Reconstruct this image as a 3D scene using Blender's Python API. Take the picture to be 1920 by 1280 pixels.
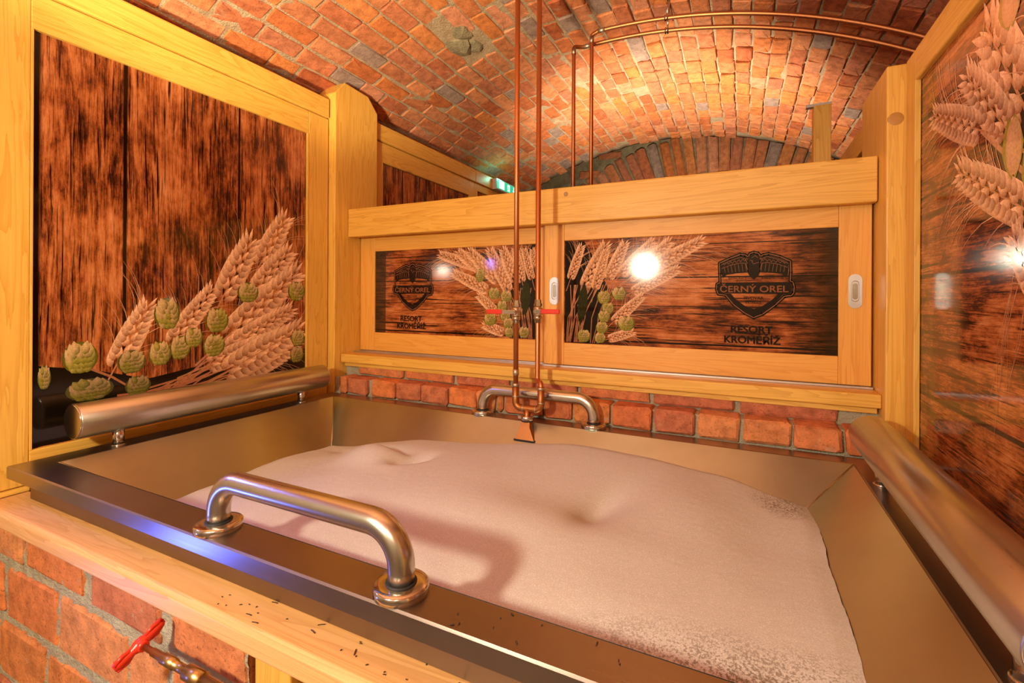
import bpy, bmesh, math, random
from mathutils import Vector, Matrix
R = math.radians
scene = bpy.context.scene
col = scene.collection
for o in list(bpy.data.objects):
    bpy.data.objects.remove(o)

# ------------------------------------------------------------------ camera
FPX, CXP, CYP = 890.0, 960.0, 557.0
YAW, ROLL, CAMZ = R(25.94), R(0.3), 1.40
cam_d = bpy.data.cameras.new('camera')
cam = bpy.data.objects.new('camera', cam_d)
col.objects.link(cam)
cam_d.sensor_width = 36.0
cam_d.lens = FPX / 1920 * 36
cam_d.shift_y = -(640 - CYP) / 1920
cam_d.clip_start = 0.02
cam.matrix_world = (Matrix.Translation((0, 0, CAMZ)) @ Matrix.Rotation(YAW, 4, 'Z')
                    @ Matrix.Rotation(R(90), 4, 'X') @ Matrix.Rotation(ROLL, 4, 'Z'))
scene.camera = cam

# ------------------------------------------------------------------ world, lights, exposure
world = bpy.data.worlds.new('world')
scene.world = world
world.use_nodes = True
world.node_tree.nodes['Background'].inputs[0].default_value = (1.0, 0.8, 0.58, 1)
world.node_tree.nodes['Background'].inputs[1].default_value = 0.10
vs = scene.view_settings
vs.view_transform = 'Standard'
vs.look = 'None'
vs.gamma = 1.0
vs.use_curve_mapping = False
vs.exposure = 0.30


def lamp(name, kind, loc, power, color, size=0.05, aim=None, spot=None, blend=0.4):
    d = bpy.data.lights.new(name, kind)
    d.energy = power
    d.color = color
    if kind == 'AREA':
        d.shape = 'DISK'
        d.size = size
    else:
        d.shadow_soft_size = size
    if spot:
        d.spot_size = spot
        d.spot_blend = blend
    o = bpy.data.objects.new(name, d)
    col.objects.link(o)
    o.location = loc
    if aim:
        o.rotation_euler = (Vector(aim) - Vector(loc)).to_track_quat('-Z', 'Y').to_euler()
    return o


lamp('wall_lamp_light', 'POINT', (-0.75, -0.52, 1.67), 80, (1.0, 0.88, 0.67), 0.055)
lamp('corridor_fill_light', 'POINT', (0.15, -1.3, 2.30), 32, (1.0, 0.86, 0.64), 0.16)  # added soft fill from behind the camera, not a known lamp
lamp('vault_fill_spot', 'SPOT', (-0.72, -0.25, 1.30), 275, (1.0, 0.84, 0.58), 0.06, aim=(-0.85, 0.36, 2.08), spot=R(72), blend=0.35)  # added fill that brightens the vault, stands for no known fixture
lamp('booth_uplight', 'SPOT', (-0.45, 2.95, 1.75), 120, (1.0, 0.84, 0.66), 0.10, aim=(-0.40, 3.45, 2.75), spot=R(135), blend=0.8)
lamp('blue_floor_led_light', 'AREA', (-1.93, -0.12, 0.45), 0.22, (0.08, 0.14, 1.0), 0.13, aim=(-0.9, 0.54, 0.93)).data.spread = R(50)
lamp('blue_led_light', 'AREA', (-1.90, 0.26, 1.67), 4.0, (0.10, 0.16, 1.0), 0.10, aim=(-0.9, 0.9, 0.95))

# ------------------------------------------------------------------ helpers


def root_loc(o):
    v = Vector((0, 0, 0))
    while o is not None:
        v += o.location
        o = o.parent
    return v


def tag(o, label=None, cat=None, group=None, kind=None):
    if label:
        o['label'] = label
    if cat:
        o['category'] = cat
    if group:
        o['group'] = group
    if kind:
        o['kind'] = kind
    return o


def thing(name, loc, label, cat, group=None):
    o = bpy.data.objects.new(name, None)
    col.objects.link(o)
    o.location = loc
    o.empty_display_size = 0.05
    return tag(o, label, cat, group)


def link_mesh(name, me, parent=None, mats=None):
    for m in (mats or []):
        me.materials.append(m)
    o = bpy.data.objects.new(name, me)
    col.objects.link(o)
    if parent is not None:
        o.parent = parent
    return o


class MB:
    def __init__(self):
        self.v, self.f, self.c, self.sm = [], [], [], []

    def add(self, vs_, fs, smooth=False, colors=None):
        b = len(self.v)
        self.v += [tuple(p) for p in vs_]
        self.f += [tuple(i + b for i in f) for f in fs]
        self.sm += [smooth] * len(fs)
        if colors is not None:
            self.c += list(colors)
        return self

    def tube(self, pts, r, seg=20, caps=True, smooth=True):
        pts = [Vector(p) for p in pts]
        n = len(pts)
        rs = r if isinstance(r, (list, tuple)) else [r] * n
        tan = []
        for i in range(n):
            a = pts[max(0, i - 1)]
            b = pts[min(n - 1, i + 1)]
            tan.append((b - a).normalized())
        up = Vector((0, 0, 1)) if abs(tan[0].z) < 0.9 else Vector((1, 0, 0))
        nrm = tan[0].cross(up).normalized()
        vs_, fs = [], []
        for i in range(n):
            nrm = (nrm - tan[i] * nrm.dot(tan[i])).normalized()
            bi = tan[i].cross(nrm)
            for k in range(seg):
                a = 2 * math.pi * k / seg
                vs_.append(pts[i] + (nrm * math.cos(a) + bi * math.sin(a)) * rs[i])
        for i in range(n - 1):
            for k in range(seg):
                k2 = (k + 1) % seg
                fs.append((i * seg + k, i * seg + k2, (i + 1) * seg + k2, (i + 1) * seg + k))
        self.add(vs_, fs, smooth)
        if caps:
            b = len(self.v) - n * seg
            self.f.append(tuple(b + k for k in range(seg))[::-1])
            self.f.append(tuple(b + (n - 1) * seg + k for k in range(seg)))
            self.sm += [False, False]
        return self

    def lathe(self, origin, axis, prof, seg=28, smooth=True):
        """prof: list of (distance along axis, radius)"""
        o = Vector(origin)
        ax = Vector(axis).normalized()
        up = Vector((0, 0, 1)) if abs(ax.z) < 0.9 else Vector((1, 0, 0))
        n = ax.cross(up).normalized()
        b = ax.cross(n)
        vs_, fs = [], []
        for d, r in prof:
            for k in range(seg):
                a = 2 * math.pi * k / seg
                vs_.append(o + ax * d + (n * math.cos(a) + b * math.sin(a)) * r)
        for i in range(len(prof) - 1):
            for k in range(seg):
                k2 = (k + 1) % seg
                fs.append((i * seg + k, i * seg + k2, (i + 1) * seg + k2, (i + 1) * seg + k))
        self.add(vs_, fs, smooth)
        base = len(self.v) - len(prof) * seg
        self.f.append(tuple(base + k for k in range(seg))[::-1])
        self.f.append(tuple(base + (len(prof) - 1) * seg + k for k in range(seg)))
        self.sm += [False, False]
        return self

    def box(self, x0, x1, y0, y1, z0, z1):
        vs_ = [(x, y, z) for x in (x0, x1) for y in (y0, y1) for z in (z0, z1)]
        fs = [(0, 1, 3, 2), (4, 6, 7, 5), (0, 4, 5, 1), (2, 3, 7, 6), (0, 2, 6, 4), (1, 5, 7, 3)]
        return self.add(vs_, fs)

    def build(self, name, mat, parent=None, edge_split=True):
        off = root_loc(parent) if parent is not None else Vector((0, 0, 0))
        me = bpy.data.meshes.new(name)
        me.from_pydata([(a - off.x, b - off.y, c - off.z) for a, b, c in self.v], [], self.f)
        me.polygons.foreach_set('use_smooth', self.sm)
        if self.c:
            at = me.color_attributes.new('Col', 'FLOAT_COLOR', 'POINT')
            flat = []
            for cc in self.c:
                flat += [cc[0], cc[1], cc[2], 1.0]
            at.data.foreach_set('color', flat)
        me.update()
        return link_mesh(name, me, parent, mat if isinstance(mat, list) else [mat])


def path_fillet(pts, rad, n=8):
    pts = [Vector(p) for p in pts]
    out = [pts[0]]
    for i in range(1, len(pts) - 1):
        a, p, b = pts[i - 1], pts[i], pts[i + 1]
        d1, d2 = (a - p).normalized(), (b - p).normalized()
        ang = d1.angle(d2)
        t = rad / math.tan(ang / 2)
        c = p + (d1 + d2).normalized() * (rad / math.sin(ang / 2))
        s, e = p + d1 * t - c, p + d2 * t - c
        tot = s.angle(e)
        ax = s.cross(e).normalized()
        for k in range(n + 1):
            out.append(c + Matrix.Rotation(tot * k / n, 3, ax) @ s)
    out.append(pts[-1])
    return out


def prism(name, poly, axis, a0, a1, mat, parent=None, bev=0.003, seg=2):
    """poly in the two axes other than `axis` (x: (y,z), y: (x,z), z: (x,y)), extruded a0..a1, bevelled"""
    off = root_loc(parent) if parent is not None else Vector((0, 0, 0))
    bm = bmesh.new()

    def P(p, a):
        if axis == 'x':
            v = (a, p[0], p[1])
        elif axis == 'y':
            v = (p[0], a, p[1])
        else:
            v = (p[0], p[1], a)
        return Vector(v) - off
    A = [bm.verts.new(P(p, a0)) for p in poly]
    B = [bm.verts.new(P(p, a1)) for p in poly]
    n = len(poly)
    bm.faces.new(A)
    bm.faces.new(B[::-1])
    for i in range(n):
        bm.faces.new((A[i], B[i], B[(i + 1) % n], A[(i + 1) % n]))
    bmesh.ops.recalc_face_normals(bm, faces=bm.faces)
    if bev:
        bmesh.ops.bevel(bm, geom=bm.edges[:], offset=bev, segments=seg, affect='EDGES', profile=0.5)
    me = bpy.data.meshes.new(name)
    bm.to_mesh(me)
    bm.free()
    return link_mesh(name, me, parent, [mat])


def wbox(name, x0, x1, y0, y1, z0, z1, mat, parent=None, bev=0.003):
    return prism(name, [(x0, y0), (x1, y0), (x1, y1), (x0, y1)], 'z', z0, z1, mat, parent, bev)


# ------------------------------------------------------------------ materials


def new_mat(name):
    m = bpy.data.materials.new(name)
    m.use_nodes = True
    nt = m.node_tree
    return m, nt, nt.nodes, nt.links, nt.nodes['Principled BSDF']


def node(ns, kind, **kw):
    n = ns.new(kind)
    for k, v in kw.items():
        setattr(n, k, v)
    return n


def ramp(ns, stops, interp='LINEAR'):
    r = ns.new('ShaderNodeValToRGB')
    cr = r.color_ramp
    cr.interpolation = interp
    while len(cr.elements) > 1:
        cr.elements.remove(cr.elements[-1])
    cr.elements[0].position = stops[0][0]
    cr.elements[0].color = (*stops[0][1], 1)
    for p, c in stops[1:]:
        e = cr.elements.new(p)
        e.color = (*c, 1)
    return r


def noise(ns, ls, vec, scale, detail=4, rough=0.6, dist=0.0):
    n = ns.new('ShaderNodeTexNoise')
    n.inputs['Scale'].default_value = scale
    n.inputs['Detail'].default_value = detail
    n.inputs['Roughness'].default_value = rough
    n.inputs['Distortion'].default_value = dist
    if vec is not None:
        ls.new(vec, n.inputs['Vector'])
    return n


def mapping(ns, ls, vec, scale=(1, 1, 1), loc=(0, 0, 0)):
    m = ns.new('ShaderNodeMapping')
    m.inputs['Scale'].default_value = scale
    m.inputs['Location'].default_value = loc
    ls.new(vec, m.inputs['Vector'])
    return m.outputs[0]


def mathn(ns, ls, op, a, b=None, clamp=False):
    m = ns.new('ShaderNodeMath')
    m.operation = op
    m.use_clamp = clamp
    for i, x in enumerate((a, b)):
        if x is None:
            continue
        if isinstance(x, (int, float)):
            m.inputs[i].default_value = x
        else:
            ls.new(x, m.inputs[i])
    return m.outputs[0]


def mixc(ns, ls, fac, a, b, blend='MIX'):
    m = ns.new('ShaderNodeMix')
    m.data_type = 'RGBA'
    m.blend_type = blend
    for idx, x in ((0, fac), (6, a), (7, b)):
        if isinstance(x, (int, float)):
            m.inputs[idx].default_value = x
        elif isinstance(x, tuple):
            m.inputs[idx].default_value = (*x, 1)
        else:
            ls.new(x, m.inputs[idx])
    return m.outputs[2]


def bump(ns, ls, bsdf, height, strength=0.3, dist=0.01):
    b = ns.new('ShaderNodeBump')
    b.inputs['Strength'].default_value = strength
    b.inputs['Distance'].default_value = dist
    ls.new(height, b.inputs['Height'])
    ls.new(b.outputs[0], bsdf.inputs['Normal'])


def geo_pos(ns):
    return ns.new('ShaderNodeNewGeometry').outputs['Position']


def pine(name, axis, lo=(0.60, 0.285, 0.030), hi=(0.84, 0.500, 0.095), rough=0.42):
    m, nt, ns, ls, b = new_mat(name)
    pos = geo_pos(ns)
    oi = ns.new('ShaderNodeObjectInfo')
    comb = ns.new('ShaderNodeCombineXYZ')
    r3 = mathn(ns, ls, 'MULTIPLY', oi.outputs['Random'], 37.0)
    for i in range(3):
        ls.new(r3, comb.inputs[i])
    va = node(ns, 'ShaderNodeVectorMath', operation='ADD')
    ls.new(pos, va.inputs[0])
    ls.new(comb.outputs[0], va.inputs[1])
    st = {'x': (0.55, 9, 9), 'y': (9, 0.55, 9), 'z': (9, 9, 0.55)}[axis]
    v = mapping(ns, ls, va.outputs[0], st)
    n1 = noise(ns, ls, v, 1.6, 3, 0.55, 1.2)
    rings = mathn(ns, ls, 'FRACT', mathn(ns, ls, 'MULTIPLY', n1.outputs[0], 9.0))
    rings = mathn(ns, ls, 'POWER', rings, 2.2)
    fine = noise(ns, ls, mapping(ns, ls, va.outputs[0], tuple(s * 12 if s > 1 else 2.0 for s in st)), 2.0, 3, 0.6)
    broad = noise(ns, ls, va.outputs[0], 1.7, 2)
    g = mathn(ns, ls, 'ADD', mathn(ns, ls, 'MULTIPLY', rings, 0.42), mathn(ns, ls, 'MULTIPLY', fine.outputs[0], 0.40))
    g = mathn(ns, ls, 'ADD', g, mathn(ns, ls, 'MULTIPLY', broad.outputs[0], 0.25))
    rp = ramp(ns, [(0.15, hi), (0.55, tuple((a * 0.55 + c * 0.45) for a, c in zip(lo, hi))), (0.95, lo)])
    ls.new(g, rp.inputs[0])
    # sparse knots
    vk = mapping(ns, ls, va.outputs[0], tuple(5.5 if s > 1 else 2.2 for s in st))
    vor = ns.new('ShaderNodeTexVoronoi')
    vor.inputs['Scale'].default_value = 1.0
    ls.new(vk, vor.inputs['Vector'])
    kn = ramp(ns, [(0.0, (1, 1, 1)), (0.05, (0.8, 0.8, 0.8)), (0.10, (0, 0, 0))])
    ls.new(vor.outputs['Distance'], kn.inputs[0])
    sel = mathn(ns, ls, 'GREATER_THAN', node(ns, 'ShaderNodeSeparateColor').outputs[0], 0.62)
    sepc = [n for n in ns if n.bl_idname == 'ShaderNodeSeparateColor'][-1]
    ls.new(vor.outputs['Color'], sepc.inputs[0])
    kf = mathn(ns, ls, 'MULTIPLY', kn.outputs[0], mathn(ns, ls, 'MULTIPLY', sel, 0.75))
    c = mixc(ns, ls, kf, rp.outputs[0], (0.33, 0.13, 0.03))
    ls.new(c, b.inputs['Base Color'])
    b.inputs['Roughness'].default_value = rough
    bump(ns, ls, b, fine.outputs[0], 0.12, 0.002)
    return m


PX, PY, PZ = pine('pine_along_x', 'x'), pine('pine_along_y', 'y'), pine('pine_along_z', 'z')
LEDGE = pine('ledge_timber', 'x', (0.58, 0.27, 0.075), (0.78, 0.44, 0.165), 0.5)
DOORX = pine('slider_timber_x', 'x', (0.66, 0.28, 0.035), (0.84, 0.44, 0.085), 0.45)
DOORZ = pine('slider_timber_z', 'z', (0.66, 0.28, 0.035), (0.84, 0.44, 0.085), 0.45)


def brick_mat(name, tones, mort=(0.52, 0.42, 0.28), smear=0.25, scale=1.0):
    m, nt, ns, ls, b = new_mat(name)
    pos = geo_pos(ns)
    oi = ns.new('ShaderNodeObjectInfo')
    ge = ns.new('ShaderNodeNewGeometry')
    wn = node(ns, 'ShaderNodeTexWhiteNoise', noise_dimensions='2D')
    cb = ns.new('ShaderNodeCombineXYZ')
    ls.new(mathn(ns, ls, 'MULTIPLY', oi.outputs['Random'], 91.0), cb.inputs[0])
    ls.new(mathn(ns, ls, 'MULTIPLY', ge.outputs['Random Per Island'], 53.0), cb.inputs[1])
    ls.new(cb.outputs[0], wn.inputs['Vector'])
    k = len(tones)
    rp = ramp(ns, [(i / k, t) for i, t in enumerate(tones)], 'CONSTANT')
    ls.new(wn.outputs['Value'], rp.inputs[0])
    n1 = noise(ns, ls, pos, 26 * scale, 5, 0.65)
    n2 = noise(ns, ls, pos, 140 * scale, 3, 0.7)
    r1 = ramp(ns, [(0.3, (0.62, 0.58, 0.55)), (0.55, (1, 1, 1)), (0.75, (1.28, 1.22, 1.12))])
    ls.new(n1.outputs[0], r1.inputs[0])
    c = mixc(ns, ls, 1.0, rp.outputs[0], r1.outputs[0], 'MULTIPLY')
    n3 = noise(ns, ls, pos, 11 * scale, 6, 0.75, 0.6)
    r3 = ramp(ns, [(0.60, (0, 0, 0)), (0.70, (1, 1, 1))])
    ls.new(n3.outputs[0], r3.inputs[0])
    c = mixc(ns, ls, mathn(ns, ls, 'MULTIPLY', r3.outputs[0], smear), c, mort)
    r2 = ramp(ns, [(0.30, (0.45, 0.4, 0.38)), (0.42, (1, 1, 1))])
    ls.new(n2.outputs[0], r2.inputs[0])
    c = mixc(ns, ls, 1.0, c, r2.outputs[0], 'MULTIPLY')
    ls.new(c, b.inputs['Base Color'])
    b.inputs['Roughness'].default_value = 0.88
    b.inputs['Specular IOR Level'].default_value = 0.25
    h = mathn(ns, ls, 'ADD', n1.outputs[0], mathn(ns, ls, 'MULTIPLY', n2.outputs[0], 0.5))
    bump(ns, ls, b, h, 0.7, 0.006)
    return m


VBRICK = brick_mat('vault_brick', [(0.60, 0.18, 0.050), (0.53, 0.15, 0.045), (0.66, 0.23, 0.07), (0.57, 0.19, 0.065),
                                   (0.46, 0.12, 0.040), (0.64, 0.21, 0.055), (0.59, 0.21, 0.08), (0.50, 0.17, 0.07),
                                   (0.67, 0.25, 0.10), (0.50, 0.15, 0.06), (0.58, 0.19, 0.08), (0.60, 0.23, 0.10), (0.50, 0.17, 0.08), (0.62, 0.21, 0.08), (0.54, 0.18, 0.07), (0.66, 0.26, 0.13), (0.36, 0.24, 0.18)], smear=0.30)
WBRICK = brick_mat('wall_brick', [(0.66, 0.21, 0.065), (0.62, 0.21, 0.075), (0.68, 0.27, 0.10), (0.58, 0.17, 0.06),
                                  (0.64, 0.24, 0.085), (0.52, 0.17, 0.08), (0.68, 0.24, 0.07)], smear=0.55)


def mortar_mat(name, a, b_):
    m, nt, ns, ls, b = new_mat(name)
    pos = geo_pos(ns)
    n1 = noise(ns, ls, pos, 18, 6, 0.7)
    n2 = noise(ns, ls, pos, 120, 3, 0.7)
    rp = ramp(ns, [(0.3, a), (0.7, b_)])
    ls.new(n1.outputs[0], rp.inputs[0])
    ls.new(rp.outputs[0], b.inputs['Base Color'])
    b.inputs['Roughness'].default_value = 0.95
    bump(ns, ls, b, mathn(ns, ls, 'ADD', n1.outputs[0], n2.outputs[0]), 0.8, 0.01)
    return m


MORTAR = mortar_mat('lime_mortar', (0.34, 0.22, 0.11), (0.58, 0.43, 0.25))
WMORTAR = mortar_mat('grey_mortar', (0.36, 0.31, 0.20), (0.52, 0.46, 0.31))
PLASTER = mortar_mat('cellar_plaster', (0.30, 0.22, 0.14), (0.46, 0.35, 0.22))
STONE = mortar_mat('rough_stone', (0.16, 0.13, 0.07), (0.42, 0.34, 0.18))
FLOORM = mortar_mat('floor_stone', (0.16, 0.11, 0.08), (0.26, 0.19, 0.13))


def brick_tex(name):
    m, nt, ns, ls, b = new_mat(name)
    t = ns.new('ShaderNodeTexBrick')
    t.inputs['Color1'].default_value = (0.52, 0.16, 0.07, 1)
    t.inputs['Color2'].default_value = (0.40, 0.12, 0.06, 1)
    t.inputs['Mortar'].default_value = (0.36, 0.27, 0.16, 1)
    t.inputs['Scale'].default_value = 4.5
    t.inputs['Mortar Size'].default_value = 0.02
    ls.new(geo_pos(ns), t.inputs['Vector'])
    ls.new(t.outputs[0], b.inputs['Base Color'])
    b.inputs['Roughness'].default_value = 0.9
    return m


BRICKTEX = brick_tex('far_brick')


def steel(name, color=(0.63, 0.61, 0.52), rough=0.30, axis='x', metal=1.0, brushed=None):
    m, nt, ns, ls, b = new_mat(name)
    pos = geo_pos(ns)
    st = {'x': (2, 160, 160), 'y': (160, 2, 160), 'z': (160, 160, 2), 'n': (14, 14, 14)}[axis]
    n1 = noise(ns, ls, mapping(ns, ls, pos, st), 1.0, 4, 0.6)
    n2 = noise(ns, ls, pos, 5.0, 4, 0.6)
    s = mathn(ns, ls, 'ADD', mathn(ns, ls, 'MULTIPLY', n1.outputs[0], 0.10 if axis != 'n' else 0.02), mathn(ns, ls, 'MULTIPLY', n2.outputs[0], 0.06))
    ls.new(mathn(ns, ls, 'ADD', s, rough - (0.08 if axis != 'n' else 0.04)), b.inputs['Roughness'])
    rp = ramp(ns, [(0.3, tuple(c * 0.86 for c in color)), (0.7, color)])
    ls.new(n2.outputs[0], rp.inputs[0])
    ls.new(rp.outputs[0], b.inputs['Base Color'])
    b.inputs['Metallic'].default_value = metal
    if brushed:      # brushed along the wall: highlights stretch up and down the slope
        tg = node(ns, 'ShaderNodeTangent', direction_type='RADIAL', axis=brushed)
        ls.new(tg.outputs[0], b.inputs['Tangent'])
        b.inputs['Anisotropic'].default_value = 0.75
    if axis != 'n':
        bump(ns, ls, b, n1.outputs[0], 0.06, 0.001)
    return m


STEEL_X, STEEL_Y, STEEL_N = steel('brushed_steel_x', axis='x'), steel('brushed_steel_y', axis='y'), steel('satin_steel', rough=0.26, axis='n')
STEEL_TUB_X = steel('tub_steel_x', (0.64, 0.69, 0.57), 0.31, 'n', 1.0, 'X')
STEEL_TUB_Y = steel('tub_steel_y', (0.64, 0.69, 0.57), 0.31, 'n', 1.0, 'Y')
CHROME = steel('chrome', (0.72, 0.70, 0.66), 0.14, 'n')
ALU = steel('aluminium', (0.66, 0.64, 0.62), 0.40, 'x')
COPPER = steel('copper', (0.62, 0.24, 0.09), 0.46, 'n')
COPPER_OLD = steel('aged_copper', (0.44, 0.17, 0.05), 0.48, 'n')
SOLDER = steel('solder', (0.58, 0.48, 0.34), 0.45, 'n')
BRASS = steel('brass', (0.62, 0.42, 0.16), 0.32, 'n')
NICKEL = steel('nickel', (0.68, 0.61, 0.48), 0.25, 'n')


def plain(name, c, rough=0.5, metal=0.0, emit=None, es=1.0):
    m, nt, ns, ls, b = new_mat(name)
    n1 = noise(ns, ls, geo_pos(ns), 40, 3)
    rp = ramp(ns, [(0.3, tuple(x * 0.88 for x in c)), (0.7, c)])
    ls.new(n1.outputs[0], rp.inputs[0])
    ls.new(rp.outputs[0], b.inputs['Base Color'])
    b.inputs['Roughness'].default_value = rough
    b.inputs['Metallic'].default_value = metal
    if emit:
        b.inputs['Emission Color'].default_value = (*emit, 1)
        b.inputs['Emission Strength'].default_value = es
    return m


RED = plain('red_enamel', (0.70, 0.035, 0.012), 0.3)
RUBBER = plain('black_rubber', (0.02, 0.017, 0.015), 0.6)
DARKWOOD = plain('dark_gap', (0.05, 0.025, 0.012), 0.8)
GREEN = plain('exit_green', (0.02, 0.42, 0.20), 0.4, emit=(0.02, 0.75, 0.38), es=0.55)
WHITE_LIT = plain('exit_white', (0.9, 0.95, 0.9), 0.4, emit=(0.55, 1.0, 0.85), es=1.0)
GREYPL = plain('grey_plastic', (0.62, 0.60, 0.55), 0.5)
CRUMB = plain('dark_crumb', (0.06, 0.025, 0.012), 0.8)
SOCKET = plain('black_socket', (0.03, 0.03, 0.03), 0.5)


def print_wood(name, grain, joints, dark_ends=None):
    """printed photograph of weathered planks; grain 'y' or 'x' (horizontal) or 'z'; joints along the cross axis"""
    m, nt, ns, ls, b = new_mat(name)
    pos = geo_pos(ns)
    sc = {'z': (9, 9, 0.9), 'y': (9, 0.9, 9), 'x': (0.9, 9, 9)}[grain]
    sc2 = {'z': (170, 170, 8), 'y': (170, 8, 170), 'x': (8, 170, 170)}[grain]
    warp = noise(ns, ls, mapping(ns, ls, pos, tuple(s * 0.5 for s in sc)), 1.2, 3, 0.6)
    va = node(ns, 'ShaderNodeVectorMath', operation='MULTIPLY_ADD')
    ls.new(warp.outputs['Color'], va.inputs[0])
    va.inputs[1].default_value = (0.05, 0.05, 0.05)
    ls.new(pos, va.inputs[2])
    a = noise(ns, ls, mapping(ns, ls, va.outputs[0], sc), 1.5, 7, 0.7, 1.4)
    f = noise(ns, ls, mapping(ns, ls, va.outputs[0], sc2), 1.0, 7, 0.8, 0.5)
    bl = noise(ns, ls, mapping(ns, ls, pos, tuple(s * 2.4 if s > 1 else 9 for s in sc)), 1.0, 7, 0.8)
    blot = noise(ns, ls, pos, 3.3, 4, 0.6, 0.5)
    g = mathn(ns, ls, 'ADD', mathn(ns, ls, 'MULTIPLY', a.outputs[0], 0.40), mathn(ns, ls, 'MULTIPLY', f.outputs[0], 0.50))
    g = mathn(ns, ls, 'ADD', g, mathn(ns, ls, 'MULTIPLY', bl.outputs[0], 0.45))
    g = mathn(ns, ls, 'ADD', g, mathn(ns, ls, 'MULTIPLY', mathn(ns, ls, 'SUBTRACT', blot.outputs[0], 0.5), 0.35))
    rp = ramp(ns, [(0.54, (0.010, 0.003, 0.0015)), (0.61, (0.075, 0.017, 0.005)), (0.67, (0.27, 0.066, 0.015)),
                   (0.74, (0.48, 0.150, 0.040)), (0.86, (0.68, 0.28, 0.11))])
    ls.new(g, rp.inputs[0])
    sep = ns.new('ShaderNodeSeparateXYZ')
    ls.new(pos, sep.inputs[0])
    cross = sep.outputs[1] if grain == 'z' else sep.outputs[2]
    cr_ = noise(ns, ls, mapping(ns, ls, va.outputs[0], tuple(120 if q > 1 else 3.5 for q in sc)), 1.0, 4, 0.6)
    cr2 = ramp(ns, [(0.37, (0.06, 0.04, 0.03)), (0.43, (1, 1, 1))])
    ls.new(cr_.outputs[0], cr2.inputs[0])
    c = mixc(ns, ls, 1.0, rp.outputs[0], cr2.outputs[0], 'MULTIPLY')
    wob = mathn(ns, ls, 'MULTIPLY', mathn(ns, ls, 'SUBTRACT', warp.outputs[0], 0.5), 0.012)
    for j, w in joints:
        d = mathn(ns, ls, 'ABSOLUTE', mathn(ns, ls, 'SUBTRACT', mathn(ns, ls, 'ADD', cross, wob), j))
        k = mathn(ns, ls, 'SUBTRACT', 1.0, mathn(ns, ls, 'DIVIDE', d, w), True)
        k = mathn(ns, ls, 'MULTIPLY', k, 2.5, True)
        c = mixc(ns, ls, k, c, (0.006, 0.002, 0.001))
    if dark_ends:      # colour runs out into near black at the outer ends
        e0 = mathn(ns, ls, 'LESS_THAN', sep.outputs[0], dark_ends[0])
        e1 = mathn(ns, ls, 'MULTIPLY', mathn(ns, ls, 'DIVIDE', mathn(ns, ls, 'SUBTRACT', sep.outputs[0], dark_ends[1]), dark_ends[2] - dark_ends[1], True), 0.9)
        c = mixc(ns, ls, mathn(ns, ls, 'MAXIMUM', mathn(ns, ls, 'MULTIPLY', e0, 0.82), e1), c, (0.016, 0.012, 0.004))
    ls.new(c, b.inputs['Base Color'])
    b.inputs['Roughness'].default_value = 0.09
    b.inputs['IOR'].default_value = 1.5
    return m


PRINT_LEFT = print_wood('print_planks_left', 'z', [(0.831, 0.007), (1.217, 0.005), (0.61, 0.02)])
PRINT_NEXT = print_wood('print_planks_next', 'z', [(2.22, 0.006), (2.45, 0.006), (2.70, 0.006)])
PRINT_WIN = print_wood('print_planks_slider', 'x', [(1.475, 0.003), (1.236, 0.004), (1.37, 0.002), (1.59, 0.002)], (-1.585, 0.12, 0.25))
PRINT_RIGHT = print_wood('print_planks_right', 'y', [(1.16, 0.006), (1.46, 0.005), (1.66, 0.004), (1.86, 0.006)])


def vcol_mat(name):
    m, nt, ns, ls, b = new_mat(name)
    a = ns.new('ShaderNodeAttribute')
    a.attribute_name = 'Col'
    n1 = noise(ns, ls, geo_pos(ns), 220, 3, 0.6)
    rp = ramp(ns, [(0.3, (0.72, 0.68, 0.62)), (0.6, (1.05, 1.05, 1.05))])
    ls.new(n1.outputs[0], rp.inputs[0])
    c = mixc(ns, ls, 1.0, a.outputs['Color'], rp.outputs[0], 'MULTIPLY')
    ls.new(c, b.inputs['Base Color'])
    b.inputs['Roughness'].default_value = 0.09
    b.inputs['IOR'].default_value = 1.5
    return m


PRINT_ART = vcol_mat('printed_wheat_and_hops')
INK = plain('black_ink', (0.008, 0.004, 0.003), 0.06)


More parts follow.
